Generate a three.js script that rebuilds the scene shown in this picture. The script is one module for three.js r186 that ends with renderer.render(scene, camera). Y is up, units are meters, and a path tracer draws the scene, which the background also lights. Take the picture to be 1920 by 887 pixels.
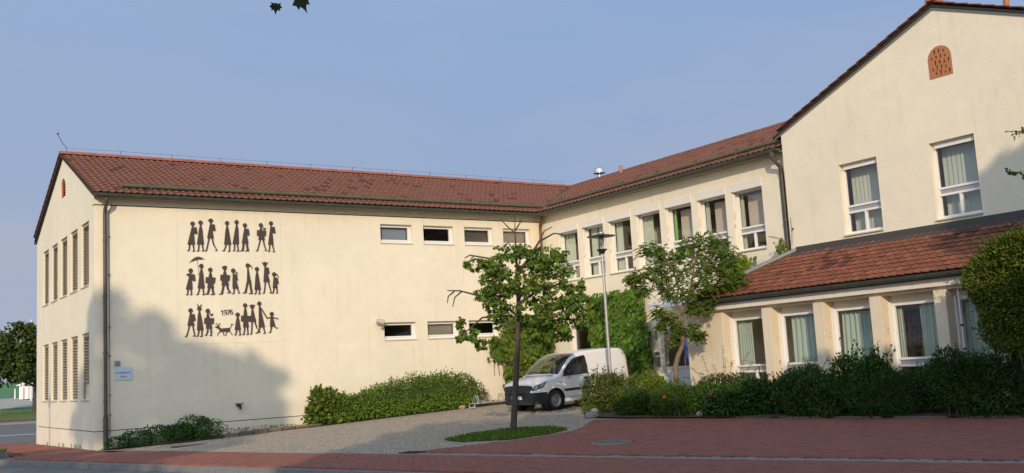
import * as THREE from 'three';
import { mergeGeometries } from 'three/addons/utils/BufferGeometryUtils.js';
import { RoundedBoxGeometry } from 'three/addons/geometries/RoundedBoxGeometry.js';
import { FontLoader } from 'three/addons/loaders/FontLoader.js';
import { TextGeometry } from 'three/addons/geometries/TextGeometry.js';

// ---------------------------------------------------------------- camera, sky, sun, exposure
const scene = new THREE.Scene();
const renderer = new THREE.WebGLRenderer({ antialias: true });
renderer.setSize(1024, 473);
renderer.toneMapping = THREE.LinearToneMapping;
renderer.toneMappingExposure = 1.0;
renderer.shadowMap.enabled = true;

const camera = new THREE.PerspectiveCamera(26.357, 1024 / 473, 0.1, 1500);
camera.position.set(-6.3555, 1.65, 30.2035);
camera.up.set(-0.02498, 0.99013, 0.13792);
camera.lookAt(camera.position.x + 0.55734, camera.position.y + 0.12832, camera.position.z - 0.82031);

const SUN = new THREE.Vector3(-0.577, 0.3256, 0.75).normalize();
const sun = new THREE.DirectionalLight(new THREE.Color(1.0, 0.8, 0.58), 2.95);
sun.position.copy(SUN).multiplyScalar(90);
sun.target.position.set(8, 0, 4);
sun.position.add(sun.target.position);
sun.castShadow = true;
sun.shadow.radius = 1.0;
sun.shadow.mapSize.set(4096, 4096);
Object.assign(sun.shadow.camera, { left: -45, right: 45, top: 40, bottom: -40, near: 1, far: 220 });
scene.add(sun, sun.target);

// ---------------------------------------------------------------- random numbers and noise
function seeded(a) {
  return () => { a |= 0; a = (a + 0x6d2b79f5) | 0; let t = Math.imul(a ^ (a >>> 15), 1 | a); t = (t + Math.imul(t ^ (t >>> 7), 61 | t)) ^ t; return ((t ^ (t >>> 14)) >>> 0) / 4294967296; };
}
let rnd = seeded(7);
const rr = (a, b) => a + (b - a) * rnd();
const pick = (a) => a[Math.floor(rnd() * a.length)];
const clamp = (x, a = 0, b = 1) => Math.min(b, Math.max(a, x));
const lerp = (a, b, t) => a + (b - a) * t;
const smooth = (a, b, x) => { const t = clamp((x - a) / (b - a)); return t * t * (3 - 2 * t); };
// periodic value noise on the unit square, n cells a side
function lattice(n, seed) {
  const r = seeded(seed), v = new Float32Array(n * n).map(() => r());
  return (x, y) => {
    x = (x - Math.floor(x)) * n; y = (y - Math.floor(y)) * n;
    const i = Math.floor(x), j = Math.floor(y), a = x - i, b = y - j, s = a * a * (3 - 2 * a), t = b * b * (3 - 2 * b);
    const g = (p, q) => v[((q + n) % n) * n + ((p + n) % n)];
    return lerp(lerp(g(i, j), g(i + 1, j), s), lerp(g(i, j + 1), g(i + 1, j + 1), s), t);
  };
}
function fbm(n, octaves, seed) {
  const L = []; for (let k = 0; k < octaves; k++) L.push(lattice(n << k, seed + k * 13));
  return (x, y) => { let s = 0, a = 0.5, t = 0; for (const l of L) { s += a * l(x, y); t += a; a *= 0.55; } return s / t; };
}

// the evening sky: pale haze low down, clear blue above, a few thin streaks of cirrus
{
  const W = 1024, H = 512, d = new Float32Array(W * H * 4), n1 = fbm(4, 6, 31), n2 = fbm(3, 4, 77);
  for (let j = 0; j < H; j++) for (let i = 0; i < W; i++) {
    const el = ((j + 0.5) / H - 0.5) * Math.PI, az = ((i + 0.5) / W - 0.5) * 2 * Math.PI;
    const x = Math.cos(az) * Math.cos(el), y = Math.sin(el), z = Math.sin(az) * Math.cos(el);
    const cs = x * SUN.x + y * SUN.y + z * SUN.z, h = Math.max(0, y);
    const k = 1 - Math.exp(-h * 3.4);
    const low = [0.385, 0.44, 0.55], high = [0.225, 0.38, 0.69];
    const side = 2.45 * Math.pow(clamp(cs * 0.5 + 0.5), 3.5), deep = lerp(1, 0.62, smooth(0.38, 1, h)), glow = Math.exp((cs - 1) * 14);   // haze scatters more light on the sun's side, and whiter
    let cl = (smooth(0.42, 0.72, n1(az * 0.5 + n2(az * 0.3, y) * 0.16, y * 2.4 + az * 0.22)) * 0.7 + smooth(0.4, 0.75, n2(az * 0.42 + 0.63, y * 1.3)) * 0.3) * smooth(0.0, 0.1, h);
    cl += 0.55 * smooth(-0.85, -1.35, az) * smooth(-2.6, -1.9, az) * (0.5 + 0.7 * n2(az * 0.5 + 0.31, y * 1.1)) * smooth(0.0, 0.05, h) * smooth(0.75, 0.4, h);   // a thin veil of cirrus on one side
    for (let c = 0; c < 3; c++) {
      let v = lerp(low[c], high[c], k);
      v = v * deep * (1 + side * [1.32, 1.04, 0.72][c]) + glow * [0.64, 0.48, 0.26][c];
      v = lerp(v, v * [1.17, 1.06, 0.965][c], cl);
      d[(j * W + i) * 4 + c] = v;
    }
    d[(j * W + i) * 4 + 3] = 1;
  }
  const sky = new THREE.DataTexture(d, W, H, THREE.RGBAFormat, THREE.FloatType);
  sky.mapping = THREE.EquirectangularReflectionMapping;
  sky.magFilter = THREE.LinearFilter; sky.needsUpdate = true;
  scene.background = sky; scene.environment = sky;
}

// ---------------------------------------------------------------- objects, names, labels
const used = new Map();
function numbered(name) { const n = used.get(name) ?? 0; used.set(name, n + 1); return n ? name + '_' + String(n).padStart(3, '0') : name; }
function tag(o, label, category, group, kind) {
  if (label) o.userData.label = label;
  if (category) o.userData.category = category;
  if (group) o.userData.group = group;
  if (kind) o.userData.kind = kind;
  return o;
}
function thing(name, label, category, at = [0, 0, 0], turn = 0, group) {
  const o = new THREE.Group(); o.name = numbered(name); o.position.set(...at); o.rotation.y = turn;
  scene.add(o); return tag(o, label, category, group);
}
function shadowed(m) { m.castShadow = m.receiveShadow = true; return m; }
// one named mesh under a parent, out of one or several geometries
function part(name, geo, mat, parent) {
  const m = shadowed(new THREE.Mesh(Array.isArray(geo) ? join(geo) : geo, mat)); m.name = name; parent.add(m); return m;
}
function solo(name, geo, mat, label, category, group) { const m = part(numbered(name), geo, mat, scene); return tag(m, label, category, group); }
function struct(name, geo, mat) { const m = part(numbered(name), geo, mat, scene); m.userData.kind = 'structure'; return m; }
function join(list) {
  const gs = list.map((g) => { let k = g.index ? g.toNonIndexed() : g.clone(); for (const a of Object.keys(k.attributes)) if (!['position', 'normal', 'uv'].includes(a)) k.deleteAttribute(a); if (!k.attributes.uv) k.setAttribute('uv', new THREE.BufferAttribute(new Float32Array(k.attributes.position.count * 2), 2)); return k; });
  return gs.length === 1 ? gs[0] : mergeGeometries(gs);
}
// uv in metres from the side each face looks to
function metres(g, s = 1) {
  g = g.index ? g.toNonIndexed() : g;
  const p = g.attributes.position, uv = new Float32Array(p.count * 2), a = new THREE.Vector3(), b = new THREE.Vector3(), c = new THREE.Vector3();
  for (let i = 0; i < p.count; i += 3) {
    a.fromBufferAttribute(p, i); b.fromBufferAttribute(p, i + 1).sub(a); c.fromBufferAttribute(p, i + 2).sub(a); b.cross(c);
    const X = Math.abs(b.x), Y = Math.abs(b.y), Z = Math.abs(b.z);
    for (let k = 0; k < 3; k++) {
      a.fromBufferAttribute(p, i + k);
      const [u, v] = Y >= X && Y >= Z ? [a.x, a.z] : X >= Z ? [a.z, a.y] : [a.x, a.y];
      uv[(i + k) * 2] = u * s; uv[(i + k) * 2 + 1] = v * s;
    }
  }
  g.setAttribute('uv', new THREE.BufferAttribute(uv, 2)); return g;
}
// boxes given by their limits
function box(x0, x1, y0, y1, z0, z1) { return metres(new THREE.BoxGeometry(x1 - x0, y1 - y0, z1 - z0).translate((x0 + x1) / 2, (y0 + y1) / 2, (z0 + z1) / 2)); }
function rbox(x0, x1, y0, y1, z0, z1, r = 0.01, s = 2) { return metres(new RoundedBoxGeometry(x1 - x0, y1 - y0, z1 - z0, s, r).translate((x0 + x1) / 2, (y0 + y1) / 2, (z0 + z1) / 2)); }
const V = (x, y, z) => new THREE.Vector3(x, y, z);
// a tapered tube through points; r is a number per point or one number
function limb(pts, r, sides = 7, cap = false) {
  const P = pts.map((p) => (p.isVector3 ? p : V(...p))), n = P.length, R = Array.isArray(r) ? r : P.map(() => r);
  const pos = [], uv = [], idx = [], up = V(0.31, 0.2, 0.93).normalize(); let len = 0;
  for (let i = 0; i < n; i++) {
    const t = P[Math.min(i + 1, n - 1)].clone().sub(P[Math.max(i - 1, 0)]).normalize();
    const a = up.clone().cross(t); if (a.lengthSq() < 0.02) a.set(1, 0, 0).cross(t); a.normalize(); const b = t.clone().cross(a);
    if (i) len += P[i].distanceTo(P[i - 1]);
    for (let k = 0; k <= sides; k++) { const q = (k / sides) * Math.PI * 2, v = P[i].clone().addScaledVector(a, Math.cos(q) * R[i]).addScaledVector(b, Math.sin(q) * R[i]); pos.push(v.x, v.y, v.z); uv.push((k / sides) * R[0] * 6, len); }
  }
  for (let i = 0; i < n - 1; i++) for (let k = 0; k < sides; k++) { const a = i * (sides + 1) + k, b = a + sides + 1; idx.push(a, a + 1, b, b, a + 1, b + 1); }
  if (cap) for (const i of [0, n - 1]) { const c = pos.length / 3; pos.push(P[i].x, P[i].y, P[i].z); uv.push(0, 0); for (let k = 0; k < sides; k++) { const a = i * (sides + 1) + k; i ? idx.push(a, a + 1, c) : idx.push(a + 1, a, c); } }
  const g = new THREE.BufferGeometry();
  g.setAttribute('position', new THREE.Float32BufferAttribute(pos, 3)); g.setAttribute('uv', new THREE.Float32BufferAttribute(uv, 2)); g.setIndex(idx); g.computeVertexNormals(); return g;
}
const poly = (pts, holes = []) => { const s = new THREE.Shape(pts.map((p) => new THREE.Vector2(...p))); for (const h of holes) s.holes.push(new THREE.Path(h.map((p) => new THREE.Vector2(...p)))); return s; };
const rect = (x0, x1, y0, y1) => [[x0, y0], [x1, y0], [x1, y1], [x0, y1]];
const slab = (shape, d, opt = {}) => new THREE.ExtrudeGeometry(shape, { depth: d, bevelEnabled: false, curveSegments: 16, ...opt });

// ---------------------------------------------------------------- textures and materials
function texture(size, f, { srgb = true, repeat = 1 } = {}) {
  const d = new Uint8Array(size * size * 4), enc = (v) => { v = clamp(v); return 255 * (srgb ? (v <= 0.0031308 ? v * 12.92 : 1.055 * Math.pow(v, 1 / 2.4) - 0.055) : v); };
  for (let j = 0; j < size; j++) for (let i = 0; i < size; i++) { const c = f((i + 0.5) / size, (j + 0.5) / size), o = (j * size + i) * 4; for (let k = 0; k < 3; k++) d[o + k] = enc(Array.isArray(c) ? c[k] : c); d[o + 3] = 255; }
  const t = new THREE.DataTexture(d, size, size); t.wrapS = t.wrapT = THREE.RepeatWrapping; t.magFilter = THREE.LinearFilter; t.minFilter = THREE.LinearMipmapLinearFilter; t.generateMipmaps = true;
  if (srgb) t.colorSpace = THREE.SRGBColorSpace; t.repeat.set(repeat, repeat); t.needsUpdate = true; return t;
}
const std = (o) => new THREE.MeshStandardMaterial({ roughness: 0.8, ...o });
const col = (r, g, b) => new THREE.Color().setRGB(r, g, b);
const nA = fbm(4, 6, 3), nB = fbm(8, 5, 19), nC = fbm(32, 4, 41), nD = fbm(3, 4, 57), nF = lattice(220, 5);
const grain = texture(512, (u, v) => 0.55 * nC(u, v) + 0.45 * nF(u, v), { srgb: false, repeat: 1 / 1.6 });
function render(base, seed, stain = 1) {           // lime plaster: trowel clouds, faint rain streaks and scuffs with a grain
  const a = fbm(3, 6, seed), b = fbm(24, 4, seed + 5), s = lattice(60, seed + 9), s2 = lattice(9, seed + 11);
  return texture(1024, (u, v) => {
    const streak = smooth(0.66, 0.95, s(u, v * 0.05) * 0.75 + s2(u, v) * 0.3) * stain, m = 1 + (a(u, v) - 0.5) * 0.14 + (b(u, v) - 0.5) * 0.1;
    return base.map((c, k) => c * m * (1 - streak * [0.05, 0.06, 0.085][k]));
  }, { repeat: 1 / 7 });
}
const M = {};
M.wall = std({ map: render([0.79, 0.715, 0.55], 101), bumpMap: grain, bumpScale: 0.006, roughness: 0.95 });
M.wallAnnex = std({ map: render([0.76, 0.65, 0.48], 131), bumpMap: grain, bumpScale: 0.006, roughness: 0.95 });
M.pale = std({ map: render([0.8, 0.73, 0.61], 151, 0.6), bumpMap: grain, bumpScale: 0.004, roughness: 0.9 });
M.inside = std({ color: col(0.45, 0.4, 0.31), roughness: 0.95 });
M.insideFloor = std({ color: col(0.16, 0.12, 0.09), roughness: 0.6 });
M.white = std({ color: col(0.78, 0.77, 0.74), roughness: 0.45 });
M.boxWhite = std({ color: col(0.74, 0.7, 0.63), roughness: 0.6, bumpMap: grain, bumpScale: 0.001 });
M.alu = std({ color: col(0.42, 0.39, 0.38), roughness: 0.4, metalness: 0.4 });
M.sill = std({ color: col(0.5, 0.45, 0.37), roughness: 0.7 });
M.sillDark = std({ color: col(0.36, 0.32, 0.26), roughness: 0.75 });
M.glass = new THREE.MeshPhysicalMaterial({ color: 0xffffff, transmission: 1, thickness: 0, roughness: 0.0, ior: 1.72 });
M.gutter = std({ map: texture(256, (u, v) => { const m = 0.7 + 0.6 * nB(u, v); return [0.075 * m, 0.082 * m, 0.062 * m]; }), roughness: 0.55, metalness: 0.25 });
M.pipe = std({ map: texture(256, (u, v) => { const m = 0.6 + 0.8 * nB(u * 2, v); return [0.1 * m, 0.085 * m, 0.062 * m]; }), roughness: 0.55, metalness: 0.3 });
M.verdigris = std({ color: col(0.25, 0.3, 0.23), roughness: 0.8 });
M.flash = std({ color: col(0.075, 0.067, 0.06), roughness: 0.6, metalness: 0.2 });
M.lead = std({ color: col(0.2, 0.2, 0.185), roughness: 0.55, metalness: 0.3 });
M.log = std({ map: texture(256, (u, v) => { const m = 0.6 + 0.8 * nB(u, v * 3), g = smooth(0.5, 0.7, nC(u, v)); return [0.1 * m, (0.09 + 0.02 * g) * m, 0.055 * m]; }), roughness: 0.95 });
M.deck = std({ color: col(0.035, 0.025, 0.02), roughness: 1 });
M.soffit = std({ color: col(0.3, 0.25, 0.17), roughness: 0.9 });
M.mossStain = std({ map: texture(256, (u, v) => { const m = 0.6 + 0.7 * nC(u, v); return [0.33 * m, 0.31 * m, 0.23 * m]; }, { repeat: 2 }), roughness: 1 });
M.joint = std({ color: col(0.1, 0.08, 0.06), roughness: 1 });  // dark colour standing in for the shade inside the plaster grooves
M.glassPlain = new THREE.MeshPhysicalMaterial({ color: 0xffffff, transmission: 1, thickness: 0, roughness: 0.0, ior: 1.5 });
M.slat = std({ color: col(0.36, 0.31, 0.24), roughness: 0.55, metalness: 0.2 });
M.dark = std({ color: col(0.02, 0.02, 0.022), roughness: 0.7 });
M.terra = std({ color: col(0.42, 0.17, 0.075), roughness: 0.9, bumpMap: grain, bumpScale: 0.003 });
M.mural = std({ map: texture(256, (u, v) => { const m = 0.8 + 0.4 * nB(u, v); return [0.062 * m, 0.046 * m, 0.04 * m]; }), roughness: 0.75 });
const bark = (c, seed) => { const n = fbm(6, 5, seed), l = lattice(48, seed + 3); return std({ map: texture(256, (u, v) => { const m = 0.55 + 0.5 * n(u, v) + 0.4 * l(u, v * 0.16); return c.map((k) => k * m); }, { repeat: 2 }), bumpMap: texture(256, (u, v) => l(u, v * 0.16) * 0.7 + n(u, v) * 0.3, { srgb: false, repeat: 2 }), bumpScale: 0.02, roughness: 0.95 }); };
M.barkDark = bark([0.085, 0.068, 0.05], 201); M.barkWarm = bark([0.2, 0.145, 0.1], 221); M.twig = std({ color: col(0.13, 0.09, 0.06), roughness: 0.95 });
M.steel = std({ color: col(0.42, 0.42, 0.42), roughness: 0.5, metalness: 0.55 });
M.zinc = std({ color: col(0.5, 0.5, 0.49), roughness: 0.4, metalness: 0.75 });
const leafMat = (t = 0.25, r = 0.9) => new THREE.MeshPhysicalMaterial({ vertexColors: true, roughness: r, transmission: t, thickness: 0, ior: 1.35, specularIntensity: 0.2, side: THREE.DoubleSide });
M.leaf = leafMat(); M.leafDense = new THREE.MeshPhysicalMaterial({ vertexColors: true, roughness: 0.9, specularIntensity: 0.15, side: THREE.DoubleSide });

// ---------------------------------------------------------------- the school building: walls, windows, roofs
const wallX = (shape, X, d) => metres(slab(shape, d).translate(0, 0, -d).rotateY(-Math.PI / 2).translate(X, 0, 0));   // outer face looks to -x; shape is (z, y)
const wallZ = (shape, Z, d) => metres(slab(shape, d).translate(0, 0, Z - d));                                       // outer face looks to +z; shape is (x, y)
const FACE_X = -Math.PI / 2;
// a window in its own frame: opening from -w/2 to w/2 and 0 to h, outside is +z
function makeWindow(parent, { w, h, at, turn = 0, recess = 0.16, tall = true, bar = 0.065, rail = 0.37, sill = 0.05, glass = M.glass }) {
  const z1 = -recess, z0 = z1 - 0.07, a = w / 2, g = [], panes = [];
  g.push(rbox(-a, -a + bar, 0, h, z0, z1, 0.006), rbox(a - bar, a, 0, h, z0, z1, 0.006), box(-a + bar, a - bar, h - bar, h, z0, z1 - 0.003), box(-a + bar, a - bar, 0, bar, z0, z1 - 0.003));
  let strip = null;
  if (tall) {
    const t = h * rail;
    g.push(rbox(-a + bar, a - bar, t, t + 0.055, z0, z1 + 0.012, 0.006), rbox(-a + bar, a - bar, t - 0.155, t - 0.1, z0, z1 + 0.012, 0.006), rbox(-0.032, 0.032, bar, t - 0.155, z0, z1 + 0.004, 0.006));
    strip = box(-a + bar, a - bar, t - 0.1, t, z0 + 0.01, z1 - 0.02);
    panes.push([-a + bar, a - bar, t + 0.055, h - bar], [-a + bar, -0.032, bar, t - 0.155], [0.032, a - bar, bar, t - 0.155]);
  } else {
    g.push(rbox(-a + bar, a - bar, bar, bar + 0.05, z0, z1 + 0.012, 0.005), rbox(-a + bar, a - bar, h - bar - 0.035, h - bar, z0, z1 + 0.012, 0.005), rbox(a - bar - 0.05, a - bar, bar + 0.05, h - bar - 0.035, z0, z1 + 0.012, 0.005));
    panes.push([-a + bar, a - bar - 0.05, bar + 0.05, h - bar - 0.035]);
  }
  const m = part('window', g, M.white, parent); m.position.set(...at); m.rotation.y = turn;
  if (strip) part('rail', strip, M.alu, m);
  for (const [x0, x1, y0, y1] of panes) { const p = part('pane', new THREE.PlaneGeometry(x1 - x0, y1 - y0).translate((x0 + x1) / 2, (y0 + y1) / 2, z0 + 0.035), glass, m); p.rotation.set(rr(-0.004, 0.004), rr(-0.008, 0.008), 0); }
  if (sill) part('sill', metres(slab(poly([[0.002, -0.002], [recess + sill, -0.025], [recess + sill, -0.05], [0.002, -0.04]]), w + 0.02).rotateY(-Math.PI / 2).translate(w / 2 + 0.01, 0, z1)), turn ? M.sill : M.sill, m);
  m.userData.inner = z0; return m;
}
// clay tiles
function tileShape(w, l, seed, flat) {
  const r = seeded(seed), n = 6, pos = [], idx = [], wob = (r() - 0.5) * 0.006, H = (u) => (flat ? 0.006 * Math.cos(u * Math.PI * 2) : 0.017 * Math.cos(u * Math.PI * 2)) + 0.006 * Math.cos(u * Math.PI * 4);
  for (let i = 0; i <= n; i++) { const u = i / n, x = (u - 0.5) * w * 1.02, cut = flat ? 0.02 * Math.cos((u - 0.5) * Math.PI) : 0; pos.push(x, H(u), -l * 0.62, x, H(u) + 0.03 + wob, l * 0.5 + cut, x, H(u) + 0.004, l * 0.5 + cut - 0.006); }
  for (let i = 0; i < n; i++) { const a = i * 3, b = a + 3; idx.push(a, a + 1, b, b, a + 1, b + 1, a + 1, a + 2, b + 1, b + 1, a + 2, b + 2); }
  idx.push(0, 2, 1, n * 3, n * 3 + 1, n * 3 + 2);
  let g = new THREE.BufferGeometry(); g.setAttribute('position', new THREE.Float32BufferAttribute(pos, 3)); g.setIndex(idx);
  g = g.toNonIndexed(); g.computeVertexNormals(); return metres(g);
}
const lichen = texture(512, (u, v) => { const m = 0.74 + 0.5 * nB(u, v), s = smooth(0.56, 0.68, nC(u, v) * 0.5 + nD(u * 2, v * 2) * 0.5), p = smooth(0.66, 0.72, nC(v, u)); return [1, 1, 1].map((c, k) => clamp(m * (1 - 0.4 * s) + p * [0.1, 0.14, 0.16][k])); }, { repeat: 1 / 0.9 });
const tileMats = (base, n, seed, spread) => { const r = seeded(seed); return Array.from({ length: n }, (_, i) => { const k = 1 + (r() - 0.5) * spread, d = i === n - 1 ? 0.5 : 1; return std({ map: lichen, color: col(base[0] * k * d, base[1] * k * d * (1 + (r() - 0.5) * 0.12), base[2] * k * d * (1 + (r() - 0.5) * 0.15)), roughness: 0.85, bumpMap: grain, bumpScale: 0.003 }); }); };
// eave corner o, unit vectors along the eave and up the slope; the first 300 by nearness are sub-parts, the rest one mass
function tileRoof(roof, o, along, up, length, run, tw, tl, keep, mats, flat, seed) {
  rnd = seeded(seed);
  const nrm = along.clone().cross(up); if (nrm.y < 0) nrm.negate(); const ax = nrm.clone().cross(up.clone().negate());
  const shapes = [1, 2, 3].map((k) => tileShape(tw, tl, seed + k, flat)), all = [], B = new THREE.Matrix4(), rows = Math.round(run / tl);
  for (let j = 0; j < rows; j++) for (let i = 0; i < length / tw; i++) {
    const s = (i + 0.5) * tw, t = (j + 0.5) * tl; if (!keep(s, t / run)) continue;
    const p = o.clone().addScaledVector(along, s).addScaledVector(up, t).addScaledVector(nrm, rr(0.004, 0.012));
    B.makeBasis(ax, nrm, up.clone().negate()).setPosition(p);
    const turned = B.clone().multiply(new THREE.Matrix4().makeRotationFromEuler(new THREE.Euler(rr(-0.012, 0.012), rr(-0.02, 0.02), rr(-0.02, 0.02))));
    const moss = nD(s * 0.06 + seed, t * 0.11) * 0.6 + nB(s * 0.09, t * 0.2 + seed) * 0.4, dirty = rnd() < smooth(0.46, 0.72, moss) * (flat ? 0.7 : 0.3);
    all.push({ m: turned, d: p.distanceTo(camera.position), g: pick(shapes), k: dirty ? mats.length - 1 : Math.floor(rnd() * (mats.length - 1)) });
  }
  all.sort((a, b) => a.d - b.d);
  for (const q of all.slice(0, 300)) { const t = part('roof_tile', q.g, mats[q.k], roof); t.applyMatrix4(q.m); }
  const rest = all.slice(300);
  mats.forEach((m, k) => { const L = rest.filter((q) => q.k === k); if (!L.length) return; const im = shadowed(new THREE.InstancedMesh(shapes[k % 3], m, L.length)); L.forEach((q, i) => im.setMatrixAt(i, q.m)); im.name = 'roof_tiles'; im.userData.kind = 'stuff'; roof.add(im); });
}
function deckSheet(corners, thick) {   // a flat roof deck under the tiles; corners run round it, thickness goes down
  const n = corners.length, pos = [], idx = [];
  for (const y of [0, -thick]) for (const c of corners) pos.push(c[0], c[1] + y, c[2]);
  for (let i = 1; i < n - 1; i++) idx.push(0, i, i + 1, n, n + i + 1, n + i);
  for (let i = 0; i < n; i++) { const j = (i + 1) % n; idx.push(i, n + i, j, j, n + i, n + j); }
  let g = new THREE.BufferGeometry(); g.setAttribute('position', new THREE.Float32BufferAttribute(pos, 3)); g.setIndex(idx); g = g.toNonIndexed(); g.computeVertexNormals(); return metres(g);
}
function ridgeTiles(parent, a, b, r, len, mats, name = 'ridge_tile') {
  const d = b.clone().sub(a), n = Math.round(d.length() / len), half = new THREE.CylinderGeometry(r, r * 0.88, len * 1.12, 8, 1, false, -Math.PI / 2, Math.PI);
  d.normalize(); const q = new THREE.Quaternion().setFromRotationMatrix(new THREE.Matrix4().makeBasis(d.clone().cross(V(0, 1, 0)).normalize(), d, d.clone().cross(V(0, 1, 0)).normalize().cross(d)));
  for (let i = 0; i < n; i++) { const t = part(name, half, mats[i % (mats.length - 1)], parent); t.position.copy(a).addScaledVector(d, (i + 0.5) * len); t.position.y += rr(-0.004, 0.004); t.quaternion.copy(q); t.rotateY(d.clone().cross(V(0, 1, 0)).normalize().cross(d).y > 0 ? 0 : Math.PI); }
}
// a half-round gutter between two points, with brackets and seams
function gutter(parent, a, b, r = 0.075, mat = M.gutter) {
  const d = b.clone().sub(a), L = d.length(), g = new THREE.CylinderGeometry(r, r, L, 14, 1, true, 0, Math.PI).rotateZ(Math.PI / 2), lip = [], sd = d.clone().normalize();
  const side = sd.clone().cross(V(0, 1, 0));
  const q = new THREE.Quaternion().setFromUnitVectors(V(1, 0, 0), sd);
  const P = [];
  const shell = (rad) => { const pts = []; for (let k = 0; k <= 12; k++) { const t = Math.PI + (k / 12) * Math.PI; pts.push([Math.cos(t) * rad, Math.sin(t) * rad]); } return pts; };
  const outline = [...shell(r), ...shell(r - 0.006).reverse()];
  let tube = metres(slab(poly(outline), L).translate(0, 0, -L / 2).rotateY(Math.PI / 2)); P.push(tube);
  for (const s of [-1, 1]) P.push(metres(new THREE.CylinderGeometry(0.011, 0.011, L, 6).rotateZ(Math.PI / 2).translate(0, 0.004, s * r)));
  const end = slab(poly(shell(r)), 0.006); P.push(metres(end.clone().rotateY(Math.PI / 2).translate(-L / 2 - 0.006, 0, 0)), metres(end.clone().rotateY(Math.PI / 2).translate(L / 2, 0, 0)));
  const m = part('gutter', P, mat, parent); m.position.copy(a).add(b).multiplyScalar(0.5); m.quaternion.copy(q);
  const seam = metres(slab(poly([...shell(r + 0.008), ...shell(r + 0.001).reverse()]), 0.035).rotateY(Math.PI / 2));
  for (let s = 0.9; s < L; s += 1.05) part('bracket', seam, mat, m).position.x = s - L / 2;
  return m;
}
function downpipe(parent, pts, r, mat, collars) {
  const m = part('downpipe', limb(pts, r, 10, true), mat, parent);
  for (const c of collars) part('pipe_clip', new THREE.CylinderGeometry(r + 0.014, r + 0.014, 0.045, 10).translate(...c), M.gutter, m);
  return m;
}
const tilesBrown = tileMats([0.2, 0.082, 0.049], 7, 61, 0.36), tilesRed = tileMats([0.235, 0.08, 0.04], 9, 67, 0.5), ridgeRed = tileMats([0.34, 0.11, 0.065], 4, 71, 0.3);

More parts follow.
